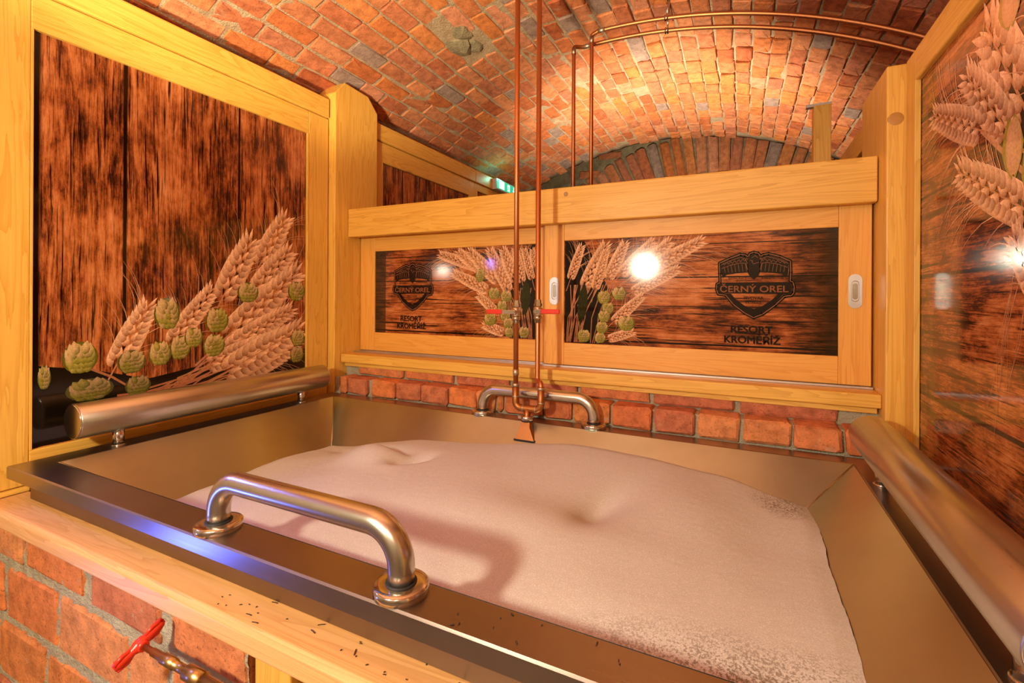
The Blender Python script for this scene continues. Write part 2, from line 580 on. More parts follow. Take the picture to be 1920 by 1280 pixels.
def foam_mat():
    m, nt, ns, ls, b = new_mat('bath_foam')
    pos = geo_pos(ns)
    n1 = noise(ns, ls, pos, 420, 2, 0.7)
    n2 = noise(ns, ls, pos, 210, 4, 0.7)
    n3 = noise(ns, ls, pos, 14, 5, 0.65)
    sep = ns.new('ShaderNodeSeparateXYZ')
    ls.new(pos, sep.inputs[0])
    # thin foam near the front right corner lets the dark water show between the bubbles
    dx = mathn(ns, ls, 'MULTIPLY', mathn(ns, ls, 'SUBTRACT', sep.outputs[0], 0.05), 2.6)
    dy = mathn(ns, ls, 'MULTIPLY', mathn(ns, ls, 'SUBTRACT', sep.outputs[1], 0.70), 6.0)
    d = mathn(ns, ls, 'ADD', mathn(ns, ls, 'MULTIPLY', dx, dx), mathn(ns, ls, 'MULTIPLY', dy, dy))
    thin = mathn(ns, ls, 'SUBTRACT', 1.0, d, True)
    ex = mathn(ns, ls, 'MULTIPLY', mathn(ns, ls, 'SUBTRACT', sep.outputs[0], 0.09), 13)
    ey = mathn(ns, ls, 'MULTIPLY', mathn(ns, ls, 'SUBTRACT', sep.outputs[1], 1.40), 11)
    e = mathn(ns, ls, 'ADD', mathn(ns, ls, 'MULTIPLY', ex, ex), mathn(ns, ls, 'MULTIPLY', ey, ey))
    thin = mathn(ns, ls, 'MAXIMUM', thin, mathn(ns, ls, 'SUBTRACT', 1.0, e, True))
    sp = ramp(ns, [(0.44, (1, 1, 1)), (0.52, (0, 0, 0))])
    ls.new(mathn(ns, ls, 'ADD', mathn(ns, ls, 'MULTIPLY', n2.outputs[0], 0.75), mathn(ns, ls, 'MULTIPLY', n3.outputs[0], 0.25)), sp.inputs[0])
    k = mathn(ns, ls, 'MULTIPLY', thin, sp.outputs[0], True)
    fine = ramp(ns, [(0.3, (0.52, 0.475, 0.41)), (0.55, (0.58, 0.54, 0.475)), (0.74, (0.72, 0.69, 0.63))])
    ls.new(n1.outputs[0], fine.inputs[0])
    n4 = noise(ns, ls, pos, 620, 1, 0.5)
    spk = ramp(ns, [(0.66, (0, 0, 0)), (0.74, (1, 1, 1))])
    ls.new(n4.outputs[0], spk.inputs[0])
    fc = mixc(ns, ls, mathn(ns, ls, 'MULTIPLY', spk.outputs[0], 0.8), fine.outputs[0], (0.92, 0.90, 0.86))
    c = mixc(ns, ls, k, fc, (0.16, 0.11, 0.06))
    ls.new(c, b.inputs['Base Color'])
    b.inputs['Roughness'].default_value = 0.75
    b.inputs['Subsurface Weight'].default_value = 0.0
    bump(ns, ls, b, mathn(ns, ls, 'ADD', n1.outputs[0], mathn(ns, ls, 'MULTIPLY', n2.outputs[0], 0.7)), 0.16, 0.003)
    return m


FOAM = foam_mat()

# ------------------------------------------------------------------ brick builder


def brick_mesh(name, w, l, d, rnd, mat, wob=0.004, ch=0.007, relief=1.0):
    """visible face at z=0 looking +z, body down to -d; about 40 triangles"""
    def ring(sx, sy, z, cut, jit, jz):
        pts = []
        for (ax, ay, bx, by) in ((-1, -1, 1, 0), (1, -1, 0, 1), (1, 1, -1, 0), (-1, 1, 0, -1)):
            x, y = ax * sx, ay * sy
            if (ax, ay) in ((-1, -1), (1, 1)):
                p1 = (x, y - ay * cut)
                p2 = (x - ax * cut, y)
            else:
                p1 = (x - ax * cut, y)
                p2 = (x, y - ay * cut)
            for p in (p1, p2):
                pts.append((p[0] + rnd.uniform(-jit, jit), p[1] + rnd.uniform(-jit, jit), z + rnd.uniform(-jz, jz)))
        return pts
    A = ring(w / 2, l / 2, -d, ch * 0.8, wob * 0.3, 0)
    B = ring(w / 2, l / 2, -ch, ch, wob, wob * 0.5)
    Cc = ring(w / 2 - ch, l / 2 - ch, 0, ch, wob, wob * relief)
    vs_ = A + B + Cc + [(rnd.uniform(-0.1, 0.1) * w, rnd.uniform(-0.1, 0.1) * l, rnd.uniform(-0.001, 0.003) * relief)]
    fs = []
    for k in range(8):
        k2 = (k + 1) % 8
        fs.append((k, k2, 8 + k2, 8 + k))
        fs.append((8 + k, 8 + k2, 16 + k2, 16 + k))
        fs.append((16 + k, 16 + k2, 24))
    me = bpy.data.meshes.new(name)
    me.from_pydata(vs_, [], fs)
    me.materials.append(mat)
    me.update()
    return me


def cam_px(p):
    q = Vector(p) - Vector((0, 0, CAMZ))
    r = Vector((math.cos(YAW), math.sin(YAW), 0))
    f = Vector((-math.sin(YAW), math.cos(YAW), 0))
    d = q.dot(f)
    if d < 0.05:
        return None
    return CXP + FPX * q.dot(r) / d, CYP - FPX * q.z / d, d


def place_bricks(items, parent, limit=300, name='brick', stuff_label=None):
    """items: (mesh, matrix). The `limit` that show largest become objects, the rest one joined part."""
    def size(it):
        me, M = it
        c = cam_px(M.translation)
        if c is None:
            return -1
        u, v, d = c
        inside = -40 < u < 1960 and -40 < v < 1320
        nz = (M.to_3x3() @ Vector((0, 0, 1))).normalized()
        view = (Vector((0, 0, CAMZ)) - M.translation).normalized()
        return (1.0 if inside else 0.01) * max(nz.dot(view), 0.02) / (d * d)
    order = sorted(items, key=size, reverse=True)
    for me, M in order[:limit]:
        o = bpy.data.objects.new(name, me)
        col.objects.link(o)
        o.parent = parent
        o.matrix_local = Matrix.Translation(-root_loc(parent)) @ M
    rest = order[limit:]
    if rest:
        mb = MB()
        for me, M in rest:
            mb.add([M @ v.co for v in me.vertices], [tuple(p.vertices) for p in me.polygons], False)
        o = mb.build('far_bricks', rest[0][0].materials[0], parent)
        tag(o, stuff_label, None, None, 'stuff')


# ------------------------------------------------------------------ SETTING: vault, walls, floor
VX, VZC, VR = -0.60, 0.26, 2.50
VY0, VY1 = 0.55, 4.25
rnd = random.Random(7)


def vpt(phi, y, r=VR):
    return Vector((VX + r * math.sin(phi), y, VZC + r * math.cos(phi)))


PH0, PH1 = R(-35), R(42)
mb = MB()
NP, rin, rout = 60, VR + 0.005, VR + 0.30
vs_, fs = [], []
ys = [VY0 + (VY1 - VY0) * i / 40 for i in range(41)]
for j, y in enumerate(ys):
    for i in range(NP + 1):
        ph = PH0 + (PH1 - PH0) * i / NP
        jit = rnd.uniform(-0.006, 0.006)
        yy = y + (rnd.uniform(-0.02, 0.02) if j == 40 else 0)
        vs_.append(vpt(ph, yy, rin + jit))
for j in range(40):
    for i in range(NP):
        a = j * (NP + 1) + i
        fs.append((a, a + 1, a + NP + 2, a + NP + 1))
b0 = len(vs_)
for i in range(NP + 1):
    ph = PH0 + (PH1 - PH0) * i / NP
    vs_.append(vpt(ph, VY1, rout))
for i in range(NP):
    a = 40 * (NP + 1) + i
    fs.append((a, a + 1, b0 + i + 1, b0 + i))
mb.add(vs_, fs, True)
ceiling = mb.build('ceiling', MORTAR)
tag(ceiling, 'old red brick barrel vault over the bath booths', 'ceiling', None, 'structure')

short = [brick_mesh('vault_brick_short', 0.076, 0.140, 0.05, rnd, VBRICK, 0.0032, 0.0048) for _ in range(8)]
longb = [brick_mesh('vault_brick_long', 0.076, 0.192, 0.05, rnd, VBRICK, 0.0032, 0.0048) for _ in range(8)]
items = []
step = 0.0865 / VR
phi = PH0 + step * 0.6
row = 0
while phi < PH1 - step * 0.4:
    y = VY0 + rnd.uniform(0, 0.15)
    x_mid = vpt(phi, 0).x
    rough_ = 1.0 if x_mid > -0.75 else 0.4
    rowtilt = rnd.uniform(-0.05, 0.05) * rough_
    rowproud = rnd.uniform(-0.003, 0.005) * rough_ + (0.006 if x_mid > -0.75 else 0.0)
    while y < VY1 - 0.06:
        lng = rnd.random() < (0.85 if x_mid < -1.0 else (0.45 if x_mid < -0.7 else 0.06))
        L = (0.190 if lng else 0.138)
        sl = rnd.uniform(0.90, 1.10)
        if y + L * sl > VY1 + 0.02:
            break
        ph = phi + rnd.uniform(-0.0015, 0.0015)
        P = vpt(ph, y + L * sl / 2, VR - rowproud - rnd.uniform(-0.003, 0.006) * rough_)
        nz = -Vector((math.sin(ph), 0, math.cos(ph)))
        ty = Vector((0, 1, 0))
        tx = ty.cross(nz)
        rot = Matrix((tx, ty, nz)).transposed()
        rot = rot @ Matrix.Rotation(rowtilt + rnd.uniform(-0.05, 0.05) * rough_, 3, 'Y') @ Matrix.Rotation(rnd.uniform(-0.03, 0.03), 3, 'Z') @ Matrix.Rotation(rnd.uniform(-0.025, 0.025) * rough_, 3, 'X')
        M = Matrix.Translation(P) @ rot.to_4x4() @ Matrix.Diagonal((rnd.uniform(0.94, 1.06), sl, 1, 1))
        # a broken patch of exposed stone in the left haunch
        dmg = ((P.x + 1.28) / 0.10) ** 2 + ((P.y - 2.02) / 0.13) ** 2
        if dmg > 1.0 and rnd.random() > 0.008:
            items.append((rnd.choice(longb if lng else short), M))
        y += L * sl + rnd.uniform(0.009, 0.017)
    phi += step
    row += 1
place_bricks(items, ceiling, 300, 'brick', 'further red bricks of the vault')
# exposed stone lumps in the broken patch
for k, (dx, dy, s) in enumerate([(-0.02, 0.02, 0.075), (0.04, -0.05, 0.06), (0.03, 0.08, 0.055)]):
    bm = bmesh.new()
    bmesh.ops.create_icosphere(bm, subdivisions=2, radius=1)
    ph = math.asin((-1.28 + dx - VX) / VR)
    c = vpt(ph, 2.02 + dy, VR + 0.02)
    for v in bm.verts:
        v.co = Vector((v.co.x * s, v.co.y * s * 1.2, v.co.z * s * 0.55)) * rnd.uniform(0.85, 1.15) + c
    me = bpy.data.meshes.new('stone')
    bm.to_mesh(me)
    bm.free()
    link_mesh('stone', me, ceiling, [STONE])


def struct(name, mbx, mat, label, cat):
    return tag(mbx.build(name, mat), label, cat, None, 'structure')


# vault going on behind the camera, and the rest of the cellar shell
mb = MB()
vs_, fs = [], []
for y in (VY0, -2.0):
    for i in range(NP + 1):
        vs_.append(vpt(PH0 + (PH1 - PH0) * i / NP, y, VR + 0.012))
for i in range(NP):
    fs.append((i, i + 1, NP + 1 + i + 1, NP + 1 + i))
mb.add(vs_, fs, True)
tag(mb.build('trim_1', BRICKTEX), 'brick vault continuing over the corridor', 'vault', None, 'structure')
XLW, XRW = vpt(PH0, 0).x - 0.02, vpt(PH1, 0).x + 0.02
struct('floor', MB().box(XLW - 0.1, XRW + 0.1, -2.1, 5.3, -0.1, 0.0), FLOORM, 'dark stone cellar floor', 'floor')
struct('wall_left', MB().box(XLW - 0.1, XLW, -2.1, 5.3, 0, 3.3), PLASTER, 'plastered cellar wall behind the left partition', 'wall')
struct('wall_right', MB().box(XRW, XRW + 0.1, -2.1, 5.3, 0, 3.3), PLASTER, 'plastered cellar wall behind the right partition', 'wall')
struct('wall_rear', MB().box(XLW, XRW, -2.1, -2.0, 0, 3.3), PLASTER, 'plastered cellar wall behind the viewer', 'wall')
struct('trim_2', MB().box(XLW, XRW, VY1 + 0.02, 5.3, 3.25, 3.35), PLASTER, 'high ceiling beyond the end of the vault', 'ceiling')
far = struct('wall_far', MB().box(XLW, XRW, 5.14, 5.3, 0, 3.3), STONE, 'rough end wall with a brick arch beyond the vault', 'wall')
soldier = [brick_mesh('arch_brick', 0.098, 0.44, 0.10, rnd, VBRICK, 0.008, 0.012) for _ in range(5)]
flat = [brick_mesh('end_wall_brick', 0.26, 0.075, 0.08, rnd, VBRICK, 0.008, 0.010) for _ in range(4)]
items = []
AX, AZ, AR = -0.28, 0.78, 1.86


def face_minus_y(x, y, z, ang=0.0, s=(1, 1, 1)):
    """brick face looking -y, local y up turned by ang about the view axis"""
    rot = Matrix(((1, 0, 0), (0, 0, -1), (0, 1, 0)))   # x->x, y->z, z->-y
    rot = Matrix((Vector((1, 0, 0)), Vector((0, 0, 1)), Vector((0, -1, 0)))).transposed()
    return Matrix.Translation((x, y, z)) @ Matrix.Rotation(ang, 4, 'Y') @ rot.to_4x4() @ Matrix.Diagonal((*s, 1))


a = R(-36)
while a < R(40):
    rr = AR + 0.22 + rnd.uniform(-0.01, 0.02)
    items.append((rnd.choice(soldier), face_minus_y(AX + rr * math.sin(a), 5.10 + rnd.uniform(-0.012, 0.012), AZ + rr * math.cos(a), a + rnd.uniform(-0.03, 0.03), (rnd.uniform(0.9, 1.05), rnd.uniform(0.93, 1.05), 1))))
    a += 0.0525
for rz in range(9):
    x = -2.0 + rnd.uniform(0, 0.1)
    z = 2.22 + rz * 0.092
    while x < AX - 0.05:
        if math.hypot(x + 0.13 - AX, z - AZ) > AR + 0.50 or (x + 0.1 < AX + (AR + 0.4) * math.sin(R(-37))):
            if rnd.random() > 0.25:
                items.append((rnd.choice(flat), face_minus_y(x + 0.13, 5.13 + rnd.uniform(-0.02, 0.015), z, rnd.uniform(-0.05, 0.05), (rnd.uniform(0.7, 1.0), 1, 1))))
        x += 0.275
for rz in range(4):
    x = 0.0
    z = AZ + AR + 0.53 + rz * 0.09
    while x < 0.9:
        items.append((rnd.choice(flat), face_minus_y(x + 0.13, 5.12, z)))
        x += 0.275
place_bricks(items, far, 300)

from mathutils import noise as mnoise


def rough_face(x0, x1, y0, y1, z0, z1):
    """wall core whose -y face is uneven mortar"""
    m_ = MB().box(x0, x1, y0 + 0.012, y1, z0, z1)
    nu_, nv_ = 130, 90
    vs3, fs3 = [], []
    for j_ in range(nv_ + 1):
        for i_ in range(nu_ + 1):
            x_, z_ = x0 + (x1 - x0) * i_ / nu_, z0 + (z1 - z0) * j_ / nv_
            vs3.append((x_, y0 - 0.0045 * mnoise.noise((x_ * 22, z_ * 22, 0.7)) - 0.0045 * mnoise.noise((x_ * 60, z_ * 60, 3.7)), z_))
    for j_ in range(nv_):
        for i_ in range(nu_):
            a_ = j_ * (nu_ + 1) + i_
            fs3.append((a_, a_ + 1, a_ + nu_ + 2, a_ + nu_ + 1))
    return m_.add(vs3, fs3, True)


# low brick wall in front of the tub (below the ledge)
wall_front = struct('wall_front', rough_face(-1.95, -0.757, 0.5365, 0.62, 0.0, 0.818), WMORTAR, 'low brick wall carrying the wooden ledge of the tub', 'wall')


def wall_brick(w, h):
    return brick_mesh('wall_brick', w, h, 0.03, rnd, WBRICK, 0.0050, 0.006, 0.12)


items = []
rows = [(0.725, 0.810, [(-1.95, -1.615), (-1.597, -1.317), (-1.277, -1.015), (-0.980, -0.760)]),
        (0.576, 0.700, [(-1.95, -1.722), (-1.698, -1.436), (-1.420, -1.135), (-1.115, -0.995), (-0.975, -0.760)]),
        (0.425, 0.552, [(-1.90, -1.745), (-1.732, -1.493), (-1.478, -1.118), (-1.095, -0.880), (-0.865, -0.760)]),
        (0.275, 0.402, [(-1.95, -1.66), (-1.64, -1.37), (-1.35, -1.08), (-1.06, -0.79)]),
        (0.125, 0.252, [(-1.90, -1.70), (-1.68, -1.44), (-1.42, -1.15), (-1.13, -0.86)])]
for z0, z1, xs in rows:
    for x0, x1 in xs:
        items.append((wall_brick(x1 - x0, z1 - z0), face_minus_y((x0 + x1) / 2, 0.530 + rnd.uniform(-0.003, 0.003), (z0 + z1) / 2, rnd.uniform(-0.006, 0.006))))
place_bricks(items, wall_front, 300)

# brick wall behind the tub
wall_back = struct('wall_back', MB().box(-1.745, 0.37, 1.668, 1.93, 0, 1.018).box(-1.745, 0.37, 1.738, 1.93, 1.018, 1.082), WMORTAR, 'low brick wall of two courses behind the steel tub', 'wall')
items = []
c1 = [(-1.697, -1.657), (-1.647, -1.534), (-1.502, -1.372), (-1.366, -1.237), (-1.231, -1.101), (-1.091, -0.966), (-0.961, -0.877),
      (-0.867, -0.843), (-0.832, -0.676), (-0.666, -0.563), (-0.552, -0.423), (-0.412, -0.276), (-0.268, -0.141), (-0.131, -0.008), (0.004, 0.131), (0.140, 0.258), (0.269, 0.352)]
for x0, x1 in c1:
    items.append((brick_mesh('header_brick', x1 - x0, 0.074, 0.085, rnd, WBRICK, 0.0040, 0.007, 0.3), face_minus_y((x0 + x1) / 2, 1.646 + rnd.uniform(-0.003, 0.004), 0.988, rnd.uniform(-0.015, 0.015))))
c2 = [(-1.651, -1.386), (-1.372, -1.117), (-1.100, -0.849), (-0.832, -0.566), (-0.550, -0.300), (-0.282, -0.025), (-0.008, 0.259)]
for x0, x1 in c2:
    items.append((brick_mesh('stretcher_brick', x1 - x0, 0.052, 0.05, rnd, WBRICK, 0.0035, 0.005, 0.3), face_minus_y((x0 + x1) / 2, 1.722 + rnd.uniform(-0.003, 0.003), 1.054, rnd.uniform(-0.008, 0.008))))
place_bricks(items, wall_back, 300)

# ------------------------------------------------------------------ TIMBER: partitions, posts, beam, sill
XF = -1.785


def partition(name, loc, label, xf, sgn, ys_, zb, zp0, zp1, zt, ztop, panel_mat, base=0.0, thick=0.07, extra_stile=None):
    """ys_ = (y outer front, y panel start, y panel end, y outer back); sgn: direction away from the tub"""
    t = thing(name, loc, label, 'partition')
    y0, y1, y2, y3 = ys_
    xb = xf + sgn * thick
    a, b = min(xf, xb), max(xf, xb)
    wbox('stile', a, b, y0, y1 - 0.006, base, zt, PZ, t)
    wbox('stile', a, b, y2 + 0.006, y3, zb, zt, PZ, t)
    wbox('top_rail', a, b, y1 - 0.0058, y2 + 0.0058, zp1, zt, PY, t)
    wbox('bottom_rail', a, b, y1 - 0.0058, y2 + 0.0058, zb, zp0, PY, t)
    if ztop > zt:
        xp = xf - sgn * 0.010
        wbox('top_beam', min(xp, xb), max(xp, xb), y0, y3 - 0.004, zt + 0.003, ztop, PY, t, 0.004)
    xp = xf + sgn * 0.012
    p = MB().box(min(xp, xp + sgn * 0.01), max(xp, xp + sgn * 0.01), y1, y2, zp0, zp1).build('printed_panel', panel_mat, t)
    xg = (min(xf - sgn * 0.0015, xf + sgn * 0.011), max(xf - sgn * 0.0015, xf + sgn * 0.011))
    for yy in ((y1 - 0.006, y1), (y2, y2 + 0.006)):
        wbox('bead', xg[0], xg[1], yy[0], yy[1], zp0, zp1, PZ, t, 0.001)
    return t, p


left_part, left_panel = partition('timber_partition', (XF, 1.1, 0.86), 'tall pine partition on the left with dark plank print of wheat and hops', XF, -1,
                                  (0.40, 0.607, 1.535, 1.655), 0.90, 0.966, 2.143, 2.245, 2.338, PRINT_LEFT, base=0.872)
wbox('base_strip', XF - 0.07, XF + 0.012, 0.40, 0.60, 0.858, 0.870, PY, left_part, 0.002)
next_part, next_panel = partition('timber_partition', (XF, 2.5, 0.0), 'pine partition with dark plank print in the booth beyond the left post', XF, -1,
                                  (1.955, 2.037, 2.954, 3.03), 0.90, 0.966, 2.136, 2.245, 2.338, PRINT_NEXT)
far_part, far_panel = partition('timber_partition', (XF, 3.5, 0.0), 'far pine partition behind the green exit sign', XF, -1,
                                (3.032, 3.07, 3.95, 4.05), 0.90, 0.966, 2.19, 2.245, 2.338, PRINT_NEXT)
XRF = 0.405
right_part, right_panel = partition('timber_partition', (XRF, 1.1, 0.0), 'pine partition on the right with large wheat ears on glossy planks', XRF, 1,
                                    (0.10, 0.20, 1.580, 1.660), 0.90, 0.966, 1.975, 2.058, 2.058, PRINT_RIGHT)
rn_part, rn_panel = partition('timber_partition', (XRF, 2.7, 0.0), 'pine partition of the next booth seen past the right post', XRF, 1,
                              (1.985, 2.07, 3.0, 3.1), 0.90, 0.966, 1.965, 2.058, 2.058, PRINT_NEXT)

# corner posts
t = thing('corner_post', (-1.80, 1.8, 0.0), 'thick pine post with chamfered top between the left partition and the sliding shutters', 'post')
o = prism('post_body', [(1.662, 0.0), (1.950, 0.0), (1.950, 2.365), (1.880, 2.432), (1.720, 2.440), (1.662, 2.372)], 'x', -1.872, -1.747, PZ, t, 0.004)
t = thing('corner_post', (0.42, 1.8, 0.0), 'pine post with a round knot between the sliding shutters and the right partition', 'post')
prism('post_body', [(1.664, 0.0), (1.975, 0.0), (1.975, 2.062), (1.664, 2.056)], 'x', 0.362, 0.480, PZ, t, 0.004)
kb = MB()
kb.lathe((0.383, 1.6645, 1.905), (0, -1, 0), [(0, 0.0195), (0.0006, 0.018), (0.0008, 0.008)], 24)
kb.build('knot', plain('knot_wood', (0.50, 0.24, 0.045), 0.45), t)

t = thing('short_post', (0.31, 2.45, 0.0), 'short pine upright standing behind the cross beam near the right post', 'post')
wbox('post_body', 0.276, 0.341, 2.45, 2.52, 0.0, 2.247, PZ, t)
wbox('bracket', 0.250, 0.345, 2.47, 2.50, 2.249, 2.262, GREYPL, t, 0.001)

# cross beam above the sliding shutters
t = thing('cross_beam', (-0.69, 1.80, 1.69), 'long pine cross beam above the two sliding shutters', 'beam')
wbox('front_board', -1.744, 0.359, 1.742, 1.784, 1.690, 1.827, PX, t, 0.004)
wbox('back_board', -1.744, 0.359, 1.868, 1.91, 1.690, 1.827, PX, t, 0.004)
kb = MB().lathe((-0.618, 1.7415, 1.800), (0, -1, 0), [(0, 0.0085), (0.0008, 0.008), (0.001, 0.004)], 16)
kb.build('wood_plug', plain('plug_wood', (0.42, 0.24, 0.08), 0.5), t)

# sill
t = thing('wooden_sill', (-0.69, 1.80, 1.083), 'pine sill under the sliding shutters on the brick wall', 'sill')
wbox('board', -1.742, 0.3615, 1.697, 1.925, 1.083, 1.1235, PX, t, 0.004)
wbox('lower_strip', -1.735, 0.355, 1.716, 1.732, 1.064, 1.0825, PX, t, 0.002)
tr = thing('sliding_track', (-0.69, 1.82, 1.124), 'grey aluminium track lying along the sill', 'track')
wbox('rail', -1.740, 0.358, 1.778, 1.784, 1.1238, 1.131, ALU, tr, 0.001)
wbox('rail', -1.740, 0.358, 1.8235, 1.826, 1.1238, 1.131, ALU, tr, 0.0005)
wbox('base', -1.740, 0.358, 1.784, 1.866, 1.1238, 1.1258, ALU, tr, 0.0003)

# sliding shutters


def pull(parent, x, y, z, w, h):
    def stad(w_, h_, n=10):
        r = w_ / 2
        pts = []
        for k in range(n + 1):
            a_ = math.pi * k / n
            pts.append((x + r * math.cos(a_), z + h_ / 2 - r + r * math.sin(a_)))
        for k in range(n + 1):
            a_ = math.pi + math.pi * k / n
            pts.append((x + r * math.cos(a_), z - h_ / 2 + r + r * math.sin(a_)))
        return pts
    o_, i_, f_ = stad(w, h), stad(w * 0.56, h * 0.62), stad(w * 0.50, h * 0.58)
    n = len(o_)
    m = MB()
    vs2 = [(p[0], y - 0.0002, p[1]) for p in o_] + [(p[0], y - 0.0030, p[1]) for p in o_] + [(p[0], y - 0.0030, p[1]) for p in i_] + [(p[0], y - 0.0006, p[1]) for p in f_]
    fs2 = []
    for r_ in range(3):
        for k in range(n):
            k2 = (k + 1) % n
            fs2.append((r_ * n + k, r_ * n + k2, (r_ + 1) * n + k2, (r_ + 1) * n + k))
    fs2.append(tuple(3 * n + k for k in range(n)))
    m.add(vs2, fs2)
    h_ = m.build('pull_handle', ALU, parent)
    tag(h_, 'oval aluminium finger pull')
    m = MB()
    vs2 = [(p[0], y - 0.0008, p[1]) for p in stad(w * 0.40, h * 0.48)]
    m.add(vs2, [tuple(range(len(vs2)))])
    m.build('recess', STEEL_N, h_)
    return h_


def slider(loc, label, y, x0, x1, p0, p1, z0, z1, zp0, zp1):
    t_ = thing('sliding_shutter', loc, label, 'shutter', 'sliding shutters with brewery print')
    wbox('stile', x0, p0 - 0.0002, y, y + 0.030, z0, z1, DOORZ, t_, 0.002)
    wbox('stile', p1 + 0.0002, x1, y, y + 0.030, z0, z1, DOORZ, t_, 0.002)
    wbox('top_rail', p0, p1, y + 0.0006, y + 0.030, zp1, z1, DOORX, t_, 0.002)
    wbox('bottom_rail', p0, p1, y + 0.0006, y + 0.030, z0, zp0, DOORX, t_, 0.002)
    pn = MB().box(p0, p1, y + 0.007, y + 0.016, zp0, zp1).build('printed_panel', PRINT_WIN, t_)
    return t_, pn


sl, sl_pan = slider((-1.2, 1.84, 1.131), 'left sliding shutter further back, with wheat print at its right end', 1.827, -1.742, -0.690, -1.650, -0.760, 1.132, 1.735, 1.222, 1.624)
sr, sr_pan = slider((-0.2, 1.80, 1.131), 'right sliding shutter in front, with wheat print at its left end and two pulls', 1.790, -0.727, 0.355, -0.641, 0.270, 1.132, 1.735, 1.220, 1.626)
pull(sr, -0.681, 1.790, 1.426, 0.040, 0.110)
pull(sr, 0.313, 1.790, 1.424, 0.036, 0.106)

# ------------------------------------------------------------------ PRINTED ART (flat print on the panels)
EL = [(0.806, 1.168, 0.903, 1.37, 0.055), (0.97, 1.23, 1.118, 1.428, 0.054), (1.308, 1.527, 1.432, 1.744, 0.067), (1.15, 1.386, 1.272, 1.629, 0.073), (1.283, 1.418, 1.452, 1.597, 0.071), (1.168, 1.239, 1.497, 1.51, 0.084), (1.168, 1.192, 1.464, 1.341, 0.064), (1.099, 1.139, 1.406, 1.229, 0.062), (1.207, 1.083, 1.476, 1.174, 0.072), (1.16, 1.1, 1.507, 1.251, 0.087)]
HL = [(0.958, 1.337, 0.042, 0.055), (0.718, 1.211, 0.044, 0.048), (0.853, 1.183, 0.041, 0.038), (0.936, 1.201, 0.037, 0.041), (1.001, 1.215, 0.035, 0.042), (1.047, 1.247, 0.033, 0.036), (1.132, 1.306, 0.045, 0.046), (1.121, 1.212, 0.042, 0.042), (1.257, 1.414, 0.046, 0.041), (1.488, 1.421, 0.045, 0.043), (1.496, 1.213, 0.036, 0.037), (1.492, 1.138, 0.036, 0.035), (0.636, 1.163, 0.015, 0.034), (0.743, 1.111, 0.061, 0.034), (0.871, 1.102, 0.038, 0.032)]
EWL = [(-1.03, 1.526, -1.264, 1.596, 0.039), (-1.019, 1.504, -1.165, 1.604, 0.041), (-0.959, 1.468, -1.107, 1.606, 0.044), (-0.906, 1.425, -1.0, 1.606, 0.041), (-0.877, 1.467, -0.936, 1.606, 0.04), (-1.009, 1.429, -1.186, 1.507, 0.039), (-0.964, 1.333, -1.059, 1.407, 0.032), (-0.929, 1.245, -1.028, 1.276, 0.033), (-0.843, 1.463, -0.878, 1.606, 0.033), (-0.798, 1.475, -0.836, 1.603, 0.027), (-0.785, 1.522, -0.797, 1.60, 0.024)]
HWL = [(-1.05, 1.496, 0.025, 0.03), (-0.979, 1.416, 0.03, 0.026), (-0.92, 1.403, 0.029, 0.026), (-0.939, 1.36, 0.026, 0.025), (-0.924, 1.317, 0.027, 0.024), (-0.998, 1.302, 0.034, 0.027), (-0.91, 1.287, 0.025, 0.024), (-0.905, 1.248, 0.023, 0.021), (-0.834, 1.251, 0.026, 0.024)]
EWR = [(-0.617, 1.472, -0.57, 1.603, 0.028), (-0.561, 1.44, -0.474, 1.604, 0.04), (-0.516, 1.432, -0.474, 1.578, 0.029), (-0.465, 1.47, -0.401, 1.606, 0.034), (-0.419, 1.485, -0.299, 1.606, 0.035), (-0.389, 1.469, -0.239, 1.604, 0.037), (-0.345, 1.491, -0.131, 1.602, 0.038), (-0.374, 1.42, -0.211, 1.503, 0.032), (-0.445, 1.306, -0.337, 1.405, 0.03), (-0.464, 1.241, -0.37, 1.272, 0.026)]
HWR = [(-0.36, 1.499, 0.019, 0.026), (-0.481, 1.401, 0.027, 0.026), (-0.423, 1.416, 0.029, 0.025), (-0.465, 1.359, 0.025, 0.022), (-0.48, 1.328, 0.025, 0.022), (-0.488, 1.285, 0.025, 0.023), (-0.396, 1.303, 0.034, 0.028), (-0.56, 1.250, 0.028, 0.025), (-0.495, 1.245, 0.023, 0.02)]
ER = [(1.067, 1.707, 1.213, 1.923, 0.091), (1.131, 1.699, 1.306, 1.869, 0.063), (1.233, 1.73, 1.495, 1.849, 0.056), (1.065, 1.546, 1.342, 1.676, 0.060), (1.027, 1.402, 1.109, 1.512, 0.050), (0.86, 1.50, 0.98, 1.86, 0.08), (0.74, 1.45, 0.78, 1.83, 0.08), (0.60, 1.42, 0.52, 1.80, 0.08), (0.9, 1.30, 0.70, 1.12, 0.07)]
HR = [(1.112, 1.663, 0.038, 0.054), (1.126, 1.918, 0.043, 0.045), (1.051, 1.608, 0.03, 0.052), (0.84, 1.42, 0.05, 0.05), (0.72, 1.36, 0.05, 0.05), (0.93, 1.36, 0.05, 0.05)]


